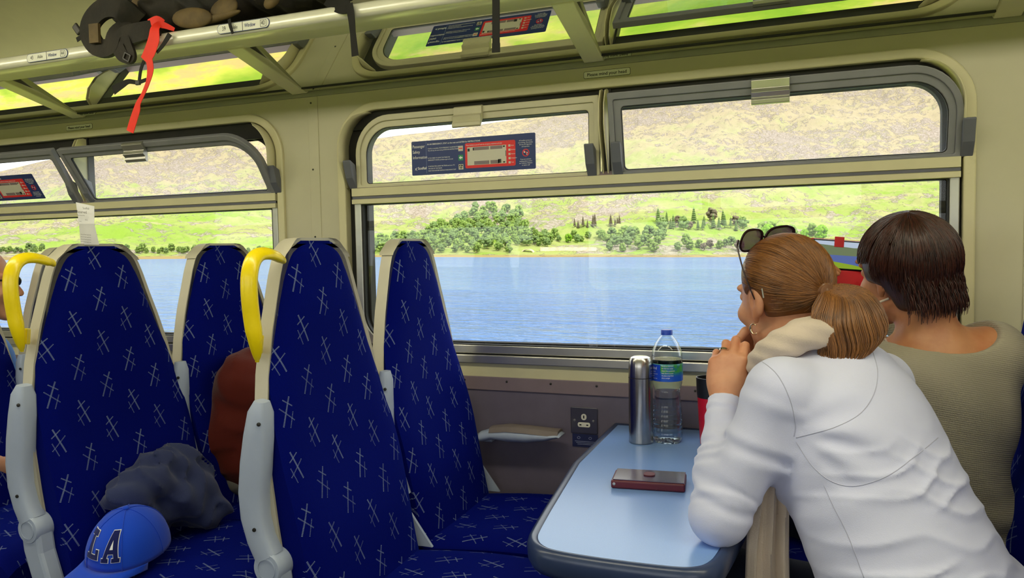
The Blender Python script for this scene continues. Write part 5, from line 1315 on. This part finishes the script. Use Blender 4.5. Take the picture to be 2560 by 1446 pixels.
# ---------------------------------------------------------------- woman in grey
H2 = atD(2266, 688, 1.62); R2 = frame(-_r*.32 + _f*.94 - Vector((0, 0, .04)), Vector((0, 0, 1)) - _r*.16)
w2 = thing('person', 'person with short dark brown hair in a grey knitted jumper facing the window', 'person', (.3, 1.82, 0))
hf2, HL2 = head_sdf(H2, R2, .96)
NB2 = atD(2325, 850, 1.60); sh2 = (_r*.96 + Vector((.1, .05, -.02))).normalized()
SL2 = atD(2190, 930, 1.66); SR2 = atD(2480, 880, 1.60)
EL2 = Vector((-.02, 1.93, .93)); WL2 = Vector((-.03, 2.00, 1.10)); ER2 = Vector((.36, 1.99, .93)); WR2 = Vector((.19, 2.06, 1.07))
keys2 = [(atD(2330, 875, 1.60), sh2, .08, .060), (atD(2335, 915, 1.60), sh2, .150, .090), (atD(2330, 1010, 1.60), sh2, .160, .105), (atD(2320, 1110, 1.61), sh2, .150, .108), (atD(2310, 1230, 1.62), sh2, .145, .105), (Vector((.28, 1.82, .60)), sh2, .165, .115), (Vector((.28, 1.83, .53)), sh2, .17, .115)]
tf2 = torso_sdf(keys2, 14)
def arms(P, A, r0, r1, r2, k=.03):
    d = None
    for S, E_, W, N_ in A:
        for c in (s_cone(P, N_, S, r0, r0), s_cone(P, S, E_, r0, r1), s_cone(P, E_, W, r1, r2)):
            d = c if d is None else smin(d, c, k)
    return d
AR2 = ((SL2, EL2, WL2, keys2[1][0].lerp(SL2, .6)), (SR2, ER2, WR2, keys2[1][0].lerp(SR2, .6)))
def neck2(P): return s_cone(P, NB2+Vector((0, 0, -.02)), H2-R2[2]*.06-R2[1]*.035, .056, .052)
def body2(P):
    d = smin(tf2(P), neck2(P), .04); d = smin(d, arms(P, AR2, .048, .037, .025), .04); hip = Vector((.28, 1.83, .53))
    for q, x in ((-1, .16), (1, .30)):
        kn = Vector((x-.16, 2.05+q*.03, .56)); d = smin(d, s_cone(P, hip+Vector((q*.06, 0, 0)), kn, .08, .06), .04); d = smin(d, s_cone(P, kn, kn+Vector((0, .02, -.48)), .055, .04), .02)
    return d
def head2(P): return smin(smin(hf2(P), neck2(P), .03), tf2(P), .04)
lo, hi = bbox([H2, NB2], .17)
al = Vector((0, .1, 1)).normalized(); hh = []
ph = atD(2112, 660, 1.88)      # phone centre
def grip(W, target, across, back):
    l_ = (target-W).normalized(); n_ = (back-l_*back.dot(l_)).normalized(); a_ = l_.cross(n_).normalized()
    if a_.dot(across) < 0: a_ = -a_
    return hand_parts(W, (a_, l_, n_), 1, [(20, 40, 30)]*4, s=.92)
g1, gp1, _, _ = grip(WL2, ph - _r*.085 - Vector((0, 0, .02)), -_f, -_r); g2_, gp2, _, _ = grip(WR2, ph + _r*.085 - Vector((0, 0, .02)), -_f, _r)
skin_of([(head2, lo, hi+np.array([.06, .0, 0]), .0034), (g1, *bbox(gp1, .03), .003), (g2_, *bbox(gp2, .03), .003), (body2, *bbox([k[0] for k in keys2]+[SL2, SR2, EL2, ER2, WL2, WR2, Vector((0, 2.1, .05))], .12), .011)], 'body', SKIN2, w2)
ax2 = Vector((0, 0, 1))
def jumper(P):
    d = smin(tf2(P)-.010, arms(P, AR2, .060, .048, .036), .04)
    q = P-A3(keys2[3][0]); t = q[..., 2]; u = q@A3(sh2); lw = np.clip((-.06-t)/.15, 0, 1)
    d = d + lw*.006*np.sin((t+.25*u+.015*np.sin(u*19))*2*PI/.075)*(.5+.5*np.sin(u*13+1)) + .0022*np.sin((t*.8+u*.5)*2*PI/.13)
    # wide scooped neckline
    nc = s_ell(P, NB2+Vector((.012, -.015, .030)), (.118, .105, .062)); d = smax(d, -nc, .004)
    for E_, W, in ((EL2, WL2), (ER2, WR2)):
        ba = (W-E_).normalized(); cut = (P-A3(W))@A3(ba); near = np.linalg.norm(P-A3(W), axis=-1) - .08; d = np.maximum(d, np.where(near < 0, cut, -1))
    return np.maximum(d, .50-P[..., 2])
skin_of([(jumper, *bbox([k[0] for k in keys2]+[SL2, SR2, EL2, ER2, WL2, WR2], .16), .0058)], 'jumper', KNIT, w2, 1)
def legs2(P):
    hip = Vector((.28, 1.83, .53)); d = s_ell(P, hip, (.17, .13, .11))
    for q, x in ((-1, .16), (1, .30)):
        kn = Vector((x-.16, 2.05+q*.03, .56)); d = smin(d, s_cone(P, hip+Vector((q*.06, 0, 0)), kn, .088, .068), .04); d = smin(d, s_cone(P, kn, kn+Vector((0, .02, -.45)), .062, .046), .02)
    return d
skin_of([(legs2, (-.12, 1.68, .05), (.48, 2.18, .68), .011)], 'trousers', DENIM, w2)
hc2 = H2 + R2[1]*(-.014) + R2[2]*.034; hr2 = (.089, .104, .099)
def hair2(P):
    r, f, u = R2; q = P-A3(H2); x, y, z = q@A3(r), q@A3(f), q@A3(u)
    d = s_ell(P, hc2, hr2, R2); d = smin(d, s_ell(P, H2-R2[1]*.032-R2[2]*.036, (.066, .062, .060), R2), .03)
    d = smax(d, y-.045, .01); d = smax(d, -(z+.072+.4*np.maximum(y+.03, 0)*-1.0), .008)
    cut = s_ell(P, HL2(-.085, .035, -.065), (.05, .052, .062), R2); d = smax(d, -cut, .01); cut = s_ell(P, HL2(.085, .035, -.065), (.05, .052, .062), R2); d = smax(d, -cut, .01)
    return d
skin_of([(hair2, *bbox([H2], .17), .004)], 'hair', HAIR2, w2)
ps = []; CR = Vector((-.10, -.30, .95)).normalized()
for i in range(4200):
    a = rng.uniform(0, 2*PI); e = rng.uniform(-.85, .1); d = Vector((math.sin(a), math.cos(a), 0)); 
    back = max(0, -d.y); zl = -.45 - .75*back + rng.normal()*.12
    if d.y > .25: zl = .25 + rng.uniform(-.2, .1)
    elif d.y > -.2: zl = -.12 + rng.uniform(-.22, .05)
    end = Vector((d.x, d.y, zl*1.15)).normalized(); k = rng.uniform(1.0, 1.035); P_ = []; s0 = rng.uniform(0, .35); zc_ = -.014 + rng.normal()*.020; st_ = rng.uniform(.003, .0145)
    for j in range(15):
        t = s0+(1-s0)*j/14; dd = slerp(CR, end, t); p = on_ell(dd, hc2, R2, tuple(v*k for v in hr2))
        if (p-hc2).dot(R2[2]) < zc_ and P_:
            q_ = Vector(P_[-1]); p = q_ - R2[2]*st_ + (hc2-q_ - R2[2]*((hc2-q_).dot(R2[2]))).normalized()*(st_*(.70 if back > .3 else .25)) + R2[0]*(rng.normal()*.0004)
        P_.append(list(p + R2[0]*(.0022*math.sin(j*.7+i))))
    ps.append(P_)
strands('hair_strands', ps, .0008, HAIR2, w2)
ps = []
for i in range(1600):     # feathered nape
    x = rng.uniform(-.078, .078); c = HL2(x, -.104+6.5*x*x+rng.uniform(-.010, .012), -.008+rng.uniform(-.05, .045)); ln = rng.uniform(.018, .046)
    fl = R2[0]*(x*.35+rng.normal()*.06)-R2[2]+R2[1]*.25; P_ = [list(c + fl*(ln*t) - R2[1]*(.008*math.sin(t*2))) for t in np.linspace(0, 1, 8)]; ps.append(P_)
strands('nape_hair', ps, .0008, HAIR2, w2)
e2 = HL2(-.078, .006, -.045); MB().tube([e2, e2-Vector((0, 0, .012)), e2-Vector((0, 0, .022))], .0009, 6).ball(e2-Vector((0, 0, .027)), .0035, 10, 6).ball(e2, .0025, 10, 6).go('earring', GOLD, w2, smooth=True)
lanyard = smooth_path([HL2(-.07, -.01, -.04), atD(2178, 770, 1.60), atD(2195, 815, 1.595), atD(2218, 858, 1.60)], 5)
MB().tube(lanyard, .0024, 8, flat=.4).go('glasses_cord', SCARFM, w2, smooth=True)
# phone in a red wallet case, held up to the glass
pz = ray(2112, 660).normalized(); pr_ = (_r - Vector((0, 0, 1))*_r.z).normalized()
pc = thing('phone', 'phone in a red wallet case held up to film the lake', 'phone', ph)
pu = _u.copy(); pn = -_f
def PB(x0, x1, y0, y1, d0, d1):
    return MB().add([ph + _r*x + pu*y + pn*d for d in (d0, d1) for (x, y) in ((x0, y0), (x1, y0), (x1, y1), (x0, y1))], [(0, 1, 2, 3), (4, 7, 6, 5), (0, 4, 5, 1), (1, 5, 6, 2), (2, 6, 7, 3), (3, 7, 4, 0)])
tlt = Matrix.Translation(ph) @ Matrix.Rotation(math.radians(4), 4, _f) @ Matrix.Translation(-ph)
REDC = mat('red_case', srgb(196, 22, 36), .5, var=.04)
PB(-.082, .082, -.016, .058, -.008, 0).xf(tlt).go('phone_body', mat('black_phone', srgb(16, 16, 20), .2), pc, bevel=.004)
PB(-.084, .084, -.100, -.016, -.010, -.002).xf(tlt).go('case_cover', REDC, pc, bevel=.003)
PB(-.084, .084, -.018, .060, -.012, -.008).xf(tlt).go('case_back', REDC, pc, bevel=.002)
PB(-.030, -.006, .040, .066, .0005, .003).xf(tlt).go('case_clasp', REDC, pc, bevel=.006, seg=4)
def scr(nm, col, pts, d):
    m, nt, b = newmat('screen_'+nm); b.inputs['Base Color'].default_value = (0, 0, 0, 1); b.inputs['Emission Color'].default_value = col; b.inputs['Emission Strength'].default_value = .8
    MB().add([ph+_r*x+pu*y+pn*d for x, y in pts], [tuple(range(len(pts)))]).xf(tlt).go('screen_image', m, pc)
scr('sky', srgb(190, 205, 225), [(-.078, .040), (.078, .040), (.078, .054), (-.078, .054)], .0006)
scr('hill', srgb(110, 125, 90), [(-.078, .020), (.078, .020), (.078, .044), (.02, .040), (-.078, .046)], .0008)
scr('lake', srgb(84, 104, 168), [(-.078, -.012), (.078, -.012), (.078, .021), (-.078, .021)], .0007)
scr('grass', srgb(140, 170, 40), [(-.078, -.012), (.078, -.012), (.02, -.002), (-.03, .004), (-.078, .006)], .0010)

# ---------------------------------------------------------------- man at the left edge
H3 = atD(-52, 716, 2.42); R3 = frame(_r*.9 + _f*.35, Vector((0, 0, 1)))
w3 = thing('person', 'person in a blue polo shirt and sunglasses at the left edge', 'person', (-2.2, 1.45, 0))
hf3, HL3 = head_sdf(H3, R3, 1.0)
n3 = H3+Vector((0, 0, -.15))-R3[1]*.03; keys3 = [(n3+Vector((0, 0, -.03)), R3[0], .08, .06), (n3+Vector((0, 0, -.09)), R3[0], .17, .10), (n3+Vector((-.01, 0, -.25)), R3[0], .17, .12), (n3+Vector((-.02, 0, -.45)), R3[0], .16, .12), (Vector((n3.x, n3.y, .55)), R3[0], .17, .12)]
tf3 = torso_sdf(keys3, 10)
def b3(P): return smin(smin(hf3(P), s_cone(P, n3, H3-R3[2]*.06-R3[1]*.03, .056, .054), .03), tf3(P), .03)
AR3 = tuple((keys3[1][0]+R3[0]*(q*.18)-Vector((0, 0, .02)), keys3[1][0]+R3[0]*(q*.21)+R3[1]*.06-Vector((0, 0, .28)), keys3[1][0]+R3[0]*(q*.12)+R3[1]*.26-Vector((0, 0, .36)), keys3[1][0]+R3[0]*(q*.10)) for q in (-1, 1))
def b3a(P):
    d = smin(b3(P), arms(P, AR3, .046, .038, .028), .04)
    hip = Vector((n3.x, n3.y, .53))
    for q in (-1, 1): kn = hip+R3[1]*.38+R3[0]*(q*.1); d = smin(d, s_cone(P, hip+R3[0]*(q*.08), kn, .08, .06), .03); d = smin(d, s_cone(P, kn, kn-Vector((0, 0, .45)), .055, .045), .02)
    return d
hnd = []
for S, E_, W, N_ in AR3:
    l_ = (W-E_).normalized(); up_v = Vector((0, 0, 1)); n_ = (up_v-l_*up_v.dot(l_)).normalized(); f_, pts_, _, _ = hand_parts(W, (l_.cross(n_), l_, n_), 1, [(20, 25, 20)]*4, s=1.05); hnd.append((f_, *bbox(pts_, .03), .004))
lo, hi = bbox([H3], .17)
skin_of([(hf3, lo, hi, .005), *hnd, (b3a, *bbox([H3, Vector((n3.x, n3.y, .05)), n3+R3[1]*.45], .3), .014)], 'body', SKIN, w3)
def polo(P): return np.maximum(np.maximum(smin(tf3(P)-.012, arms(P, tuple((S, S.lerp(E_, .6), S.lerp(E_, .62), N_) for S, E_, W, N_ in AR3), .062, .058, .058), .04), P[..., 2]-(n3.z+.01)), .5-P[..., 2])
skin_of([(polo, *bbox([k[0] for k in keys3], .3), .010)], 'polo_shirt', POLO, w3)
MB().lathe([(.062, -.02), (.068, .0), (.062, .022), (.056, .02)], n3+Vector((0, 0, .005)), 24, (0.1, 0, 1), capb=False, capt=False).go('collar', cloth_mat('white_cotton', srgb(235, 238, 244)), w3, smooth=True)
def hair3(P):
    d = s_ell(P, H3+R3[1]*-.012+R3[2]*.04, (.079, .100, .093), R3); q = P-A3(H3); return smax(smax(d, q@A3(R3[1])-.05, .006), -(q@A3(R3[2])+.005), .006)
skin_of([(hair3, *bbox([H3], .15), .005)], 'hair', HAIR3, w3)
sg3 = thing('sunglasses', 'dark sunglasses worn by the man at the left edge', 'sunglasses', HL3(0, .09, .02))
for q in (-1, 1):
    MB().ball(HL3(q*.032, .098, .016), (.012, .012, .016), 12, 8).go('lens', mat('black_lens', srgb(14, 30, 36), .1), sg3, smooth=True)
    MB().tube([HL3(q*.058, .094, .022), HL3(q*.078, .06, .020), HL3(q*.083, -.01, .014)], .0032, 8).go('temple_arm', FRM, sg3, smooth=True)
# ================================================================ luggage, straps and clothing
BAGM = mat('rucksack_fabric', srgb(30, 24, 18), .75, var=.5, vs=16, bmp=.5, bs=60, bd=.004); BAGT = mat('rucksack_tan_panel', srgb(96, 78, 48), .7, var=.25, vs=20)
WEBB = mat('black_webbing', srgb(18, 16, 14), .8, bmp=.3, bs=900); REDW = mat('red_webbing', srgb(236, 44, 22), .6, bmp=.3, bs=900); BUCK = mat('buckle_plastic', srgb(34, 30, 24), .4)
def band(pts, w, m, name, parent, th=.0018, k=5, wid=None):
    """flat strap through pixel points (px, py, Y[, width]) facing the aisle"""
    W3 = [onY(p[0], p[1], p[2]) for p in pts]; ws = [p[3] if len(p) > 3 else w for p in pts]; P = smooth_path(W3, k); n = len(P)
    secs = []
    for i, p in enumerate(P):
        t = (P[min(i+1, n-1)]-P[max(i-1, 0)]).normalized(); s_ = t.cross(Vector((0, -1, 0)) + _f*-.3).normalized(); nn = s_.cross(t).normalized()
        ww = float(np.interp(i/(n-1)*(len(ws)-1), range(len(ws)), ws))/2
        secs.append([p+s_*ww+nn*th/2, p+s_*ww-nn*th/2, p-s_*ww-nn*th/2, p-s_*ww+nn*th/2])
    return MB().loft(secs).go(name, m, parent, auto=40)
bp = thing('backpack', 'dark brown backpack with dangling straps on the luggage rack', 'backpack', (onY(560, 30, 1.95)))
def BP(px, py, Y): return onY(px, py, Y)
def bag(P):
    d = None
    for (px, py, Y, rx, ry, rz) in ((350, 10, 1.90, .10, .10, .085), (430, 40, 1.86, .13, .09, .060), (540, 15, 1.88, .14, .10, .070), (620, -30, 1.95, .16, .12, .10), (730, -15, 1.90, .13, .10, .060), (800, -30, 1.90, .10, .09, .05), (460, -60, 1.97, .20, .12, .10), (840, -20, 1.84, .06, .06, .03)):
        e = s_ell(P, BP(px, py, Y), (rx, ry, rz)); d = e if d is None else smin(d, e, .03)
    x, y, z = P[..., 0], P[..., 1], P[..., 2]
    d = d + .008*np.sin(x*38+np.sin(z*50)*1.2) * np.sin(z*60+x*20) + .004*np.sin(x*90+z*70)
    front = np.maximum(1.905 - z, 0)         # rests on the rail: nothing below its top
    return np.maximum(d, np.minimum(1.9045-z + 0*front, 1.0))
skin_of([(bag, (-2.25, 1.74, 1.88), (-.85, 2.13, 2.18), .009)], 'bag_body', BAGM, bp, 1)
for i, (px, py, w_, h_, a_) in enumerate(((480, 45, .075, .030, .1), (560, 22, .050, .030, -.2), (352, 8, .035, .045, .1), (680, 2, .030, .018, -.5), (540, 45, .09, .012, -.1))):
    c = BP(px, py, 1.785-.012*(i == 0)); MB().ball((0, 0, 0), (w_, .012, h_), 18, 10).xf(Matrix.Translation(c) @ Matrix.Rotation(a_, 4, 'Y')).go('panel', BAGT, bp, smooth=True)
# padded hip belt looping over the rail
Yb = 1.715
band([(345, 55, 1.76, .07), (300, 20, 1.72, .065), (262, 22, Yb, .06), (232, 50, Yb, .06), (225, 85, Yb, .062), (245, 118, Yb, .055), (278, 118, Yb, .05), (292, 85, 1.72, .05), (330, 62, 1.75, .055)], .06, BAGM, 'hip_belt', bp, th=.016)
band([(236, 60, 1.700), (238, 108, 1.700)], .034, BAGT, 'belt_pocket', bp, th=.010)
band([(400, 70, 1.75, .05), (352, 80, 1.725, .055), (312, 92, 1.72, .06), (296, 112, 1.715, .045), (308, 138, 1.715, .04), (326, 148, 1.715, .028), (332, 138, 1.715, .02), (324, 115, 1.715, .022), (318, 92, 1.72, .02)], .04, BAGM, 'shoulder_strap', bp, th=.010)
MB().ring(rrect(-.014, .014, -.012, .012, .004, 4), rrect(-.009, .009, -.007, .007, .002, 4), -.003, .003).xf(Matrix.Translation(onY(318, 143, 1.708)) @ Matrix.Rotation(.5, 4, 'Y')).go('buckle', BUCK, bp, bevel=.001)
band([(222, 88, 1.712), (205, 92, 1.712), (192, 100, 1.712)], .014, WEBB, 'belt_tail', bp)
MB().box(-.018, .018, -.004, .004, -.011, .011).xf(Matrix.Translation(onY(193, 73, 1.712)) @ Matrix.Rotation(.9, 4, 'Y')).go('side_buckle', BUCK, bp, bevel=.004)
band([(206, 80, 1.712), (197, 74, 1.712)], .008, WEBB, 'buckle_loop', bp)
# red compression strap with a black tail
band([(436, 74, 1.765, .010), (405, 62, 1.745, .02), (388, 70, 1.728, .030), (384, 100, 1.722, .040), (374, 130, 1.72, .040), (362, 152, 1.72, .034)], .03, REDW, 'red_strap', bp)
band([(372, 58, 1.735, .022), (392, 50, 1.74, .024), (408, 58, 1.75, .02)], .02, REDW, 'red_strap_loop', bp)
band([(373, 150, 1.719, .022), (376, 175, 1.718, .022), (370, 205, 1.717, .014), (358, 235, 1.716, .012), (346, 258, 1.716, .016), (342, 275, 1.716, .024), (334, 300, 1.716, .026), (325, 330, 1.716, .026)], .02, REDW, 'red_strap_tail', bp)
band([(360, 152, 1.722), (352, 175, 1.722), (348, 204, 1.722)], .010, WEBB, 'thin_strap', bp)
MB().box(-.008, .008, -.004, .004, -.007, .007).xf(Matrix.Translation(onY(345, 207, 1.720))).go('strap_slider', BUCK, bp, bevel=.002)
band([(366, 199, 1.718, .010), (345, 206, 1.718, .012), (322, 204, 1.716, .014), (306, 212, 1.714, .020), (283, 226, 1.712, .028)], .018, WEBB, 'black_strap_tail', bp)
band([(425, 85, 1.733, .016), (408, 112, 1.728, .012), (392, 132, 1.726, .008)], .01, WEBB, 'edge_strap', bp)
band([(573, 48, 1.738, .010), (576, 66, 1.733, .009), (582, 84, 1.733, .007)], .008, WEBB, 'drawcord', bp)
band([(822, -8, 1.79, .05), (845, 8, 1.75, .05), (862, 16, 1.735, .040), (876, 14, 1.735, .030)], .04, WEBB, 'grab_loop', bp, th=.004)
band([(872, 10, 1.732, .022), (878, 40, 1.728, .020), (882, 80, 1.728, .016), (885, 110, 1.728, .018), (888, 140, 1.728, .020)], .02, WEBB, 'hanging_strap', bp)
st = thing('hanging_strap', 'single black strap hanging straight down from the rack near the top centre', 'strap', onY(1240, 30, 1.733))
band([(1240, -40, 1.74), (1240, 0, 1.733), (1240, 60, 1.732), (1240, 112, 1.732), (1240, 131, 1.732)], .0185, WEBB, 'webbing', st, th=.003)
band([(1240, 108, 1.730, .020), (1240, 131, 1.730, .020)], .0200, WEBB, 'folded_end', st, th=.004)
bg = thing('holdall', 'small dark holdall lying on the rack above the large window', 'holdall', (-.45, 1.96, 1.93))
def bag2(P):
    d = smin(s_ell(P, (-.45, 1.97, 1.985), (.22, .12, .075)), s_ell(P, (-.30, 1.97, 1.98), (.14, .11, .07)), .03) + .004*np.sin(P[..., 0]*60+np.sin(P[..., 2]*40))
    return np.maximum(d, 1.912-P[..., 2])
skin_of([(bag2, (-.75, 1.80, 1.89), (-.1, 2.13, 2.1), .011)], 'bag_body', BAGM, bg, 1)

# ---- blue cap on the left aisle seat
CC = onX(322, 1336, -1.47); cf_ = (-_f*.97 - _r*.12 - Vector((0, 0, .16))).normalized(); cr, cfw, cu_ = frame(cf_, Vector((.06, .1, 1)))
cp = thing('baseball_cap', 'bright blue baseball cap with white-edged LA letters on the left seat', 'cap', CC)
CAPM = cloth_mat('blue_cap_wool', srgb(22, 72, 205), 900, .3, rough=.9); CAPL = cloth_mat('navy_felt', srgb(14, 24, 90), 900, .3)
def crown(th, ph_, k=1.0):   # th around (0 = front), ph_ 0 rim .. 1 top
    a = ph_*PI/2; rx, ry, rz = .084*k, .104*k, .104*k
    x, y = math.sin(th)*math.cos(a), math.cos(th)*math.cos(a); z = math.sin(a)
    return CC + cr*(x*rx) + cfw*(y*ry*(1.0)) + cu_*(z*rz - .038) + cfw*(.006*z)
mb = MB(); mb.loft([[crown(2*PI*i/48, j/16, 1-.012*(abs(math.sin(3*(2*PI*i/48)))**12)*0) for i in range(48)] for j in range(16)], cap=False)
mb.v.append(crown(0, 1)); n0 = 15*48; mb.f += [(n0+i, n0+(i+1) % 48, len(mb.v)-1) for i in range(48)]
co_ = mb.go('cap_crown', CAPM, cp, smooth=True); sd = co_.modifiers.new('solid', 'SOLIDIFY'); sd.thickness = .002
MB().ball(crown(0, 1)+cu_*.002, (.008, .008, .005), 14, 8).go('top_button', CAPM, co_, smooth=True)
for th in (PI/6*1, PI/6*3, PI/6*5, -PI/6, -PI/2, -PI*5/6):
    MB().tube([crown(th*1.0, j/14, 1.008) for j in range(15)], .0011, 6).go('panel_seam', CAPM, co_, smooth=True)
secs = []
for i in range(29):
    s = -1+i/14; th = s*1.12; rim = crown(th, 0.0, 1.0); o_ = []
    ln = .078*(1-abs(s)**2.6)+.002; dr = (cfw - cu_*.08 - _r*.35)
    for j in range(7):
        t = j/6; o_.append(rim*(1) + dr*(ln*t) + cu_*(-.010*(s*s)*t*1.6))
    secs.append(o_)
v = sum(secs, []); mb = MB().add(v, [(i*7+j, (i+1)*7+j, (i+1)*7+j+1, i*7+j+1) for i in range(28) for j in range(6)])
br = mb.go('cap_brim', CAPM, cp, smooth=True); sd = br.modifiers.new('solid', 'SOLIDIFY'); sd.thickness = .003
def glyph(name, poly, k, m, grow=0):
    """letter outline (x, z metres on the front panel) wrapped on to the crown"""
    P = poly; n = len(P)
    if grow:
        o2 = []
        for i in range(n):
            a, b, c = Vector(P[i-1]), Vector(P[i]), Vector(P[(i+1) % n]); e1, e2 = (b-a).normalized(), (c-b).normalized(); nn = (Vector((e1.y, -e1.x))+Vector((e2.y, -e2.x)))
            nn = nn.normalized() if nn.length > 1e-6 else Vector((e1.y, -e1.x)); o2.append(tuple(b+nn*(grow/max(.5, nn.dot(Vector((e1.y, -e1.x)))))))
        P = o2
    bm = bmesh.new(); vs = [bm.verts.new((x, 0, z)) for x, z in P]; bm.faces.new(vs); bm.normal_update(); bmesh.ops.triangulate(bm, faces=bm.faces)
    for _ in range(3): bmesh.ops.subdivide_edges(bm, edges=[e for e in bm.edges if e.calc_length() > .006], cuts=1); bmesh.ops.triangulate(bm, faces=bm.faces)
    for v_ in bm.verts:
        x, z = v_.co.x, v_.co.z; x *= .86; zz_ = min(.96, (z*.86+.018)/.104); a_ = math.asin(zz_); v_.co = crown(x/(.094*math.cos(a_)) - .06, a_/(PI/2), k)
    me = bpy.data.meshes.new(name); bm.to_mesh(me); bm.free(); me.materials.append(m); o = bpy.data.objects.new(name, me); COL.objects.link(o); o.parent = co_; o.location = -parent_world(co_); return o
Lp = [(-.050, .010), (-.002, .010), (-.002, .034), (-.012, .034), (-.012, .022), (-.029, .022), (-.029, .060), (-.020, .060), (-.020, .070), (-.050, .070), (-.050, .060), (-.041, .060), (-.041, .022), (-.050, .022)]
Ap = [(.000, .006), (.021, .006), (.021, .016), (.016, .016), (.0185, .026), (.034, .026), (.0365, .016), (.031, .016), (.031, .006), (.054, .006), (.054, .016), (.049, .016), (.035, .074), (.018, .074), (.005, .016), (.000, .016)]
sx = lambda P, dx: [(-(x+dx), z) for x, z in P][::-1]
for P in (sx([(x*.9-.012, z) for x, z in Lp], -.002), sx([(x*.9, z) for x, z in Ap], -.004)):
    glyph('letter_edge', [(x, z) for x, z in P], 1.012, WHITEINK, .0016); glyph('letter', P, 1.024, CAPL)
glyph('letter_gap', sx([(.0195, .036), (.028, .036), (.024, .056)], -.004), 1.030, WHITEINK)
# ---- bundled clothes on the left seats
def bundle(name, label, cat, blobs, m, res=.008, amp=.008, part='fabric', clampz=.52):
    t = thing(name, label, cat, blobs[0][0])
    def fn(P):
        d = None
        for c, r in blobs:
            e = s_ell(P, c, r); d = e if d is None else smin(d, e, .035)
        x, y, z = P[..., 0], P[..., 1], P[..., 2]
        q = x*.6+z*.8+.02*np.sin(y*31)+.015*np.sin(x*47+z*13); w = np.sin(x*21+np.sin(y*17)*1.5)*np.sin(z*19+x*9) - 1.1*(1-np.abs(np.sin(q*58+1.5*np.sin(y*23))))**2 + .5*np.sin(y*61+z*47+np.sin(x*35)*2)
        return np.maximum(d + amp*w, clampz-z)
    lo = np.min([np.array(list(c))-np.array(r) for c, r in blobs], 0)-.04; hi = np.max([np.array(list(c))+np.array(r) for c, r in blobs], 0)+.04
    skin_of([(fn, lo, hi, res)], part, m, t, 1); return t
bundle('jacket', 'crumpled dark grey blue jacket on the left seats behind the cap', 'jacket', [(onX(410, 1170, -1.555), (.05, .10, .05)), (onX(350, 1225, -1.53), (.06, .10, .05)), (onX(440, 1245, -1.53), (.07, .10, .05)), (onX(510, 1285, -1.50), (.06, .06, .03)), (onX(470, 1215, -1.55), (.05, .08, .05)), (onX(360, 1290, -1.54), (.05, .08, .06))], cloth_mat('dark_blue_grey_cloth', srgb(46, 54, 92), 500, .4), amp=.010)
bundle('fleece', 'dark red fleece heaped on the window seat behind the yellow handle', 'jacket', [(onY(640, 970, 1.90), (.10, .16, .13)), (onY(625, 1070, 1.88), (.11, .17, .12)), (onY(650, 1140, 1.88), (.12, .15, .10))], cloth_mat('dark_red_fleece', srgb(84, 20, 8), 300, .6), amp=.005)
bundle('bag', 'small pale grey bag under the dark red fleece', 'bag', [(onY(603, 1190, 1.80), (.05, .06, .06))], cloth_mat('grey_canvas', srgb(128, 124, 116), 500, .4), amp=.003)

# faint pale vertical streaks on the large pane
m, nt, b = newmat('glass_streak'); nt.nodes.remove(b); o_ = nt.nodes['Material Output']
tr = nt.nodes.new('ShaderNodeBsdfTransparent'); df = nt.nodes.new('ShaderNodeBsdfTranslucent'); mx = nt.nodes.new('ShaderNodeMixShader'); nn = noise(nt, coords(nt), 60, 4, .7, 0, (1, 1, .12))
nt.links.new((nn.ss(.42, .75)*.22).s, mx.inputs[0]); nt.links.new(tr.outputs[0], mx.inputs[1]); nt.links.new(df.outputs[0], mx.inputs[2]); nt.links.new(mx.outputs[0], o_.inputs[0])
win1 = bpy.data.objects['window_1']
for pts in ([(1480, 640, 8), (1478, 700, 14), (1474, 780, 16), (1484, 868, 10)], [(1498, 650, 8), (1502, 720, 16), (1520, 790, 14), (1530, 868, 8)]):
    L_ = smooth_path([Vector((a, b_, c_)) for a, b_, c_ in pts], 6); v = []
    for q in L_: v += [onY(q.x-q.z, q.y, YW+.0115), onY(q.x+q.z, q.y, YW+.0115)]
    MB().add(v, [(2*i, 2*i+1, 2*i+3, 2*i+2) for i in range(len(L_)-1)]).go('streak', m, win1)
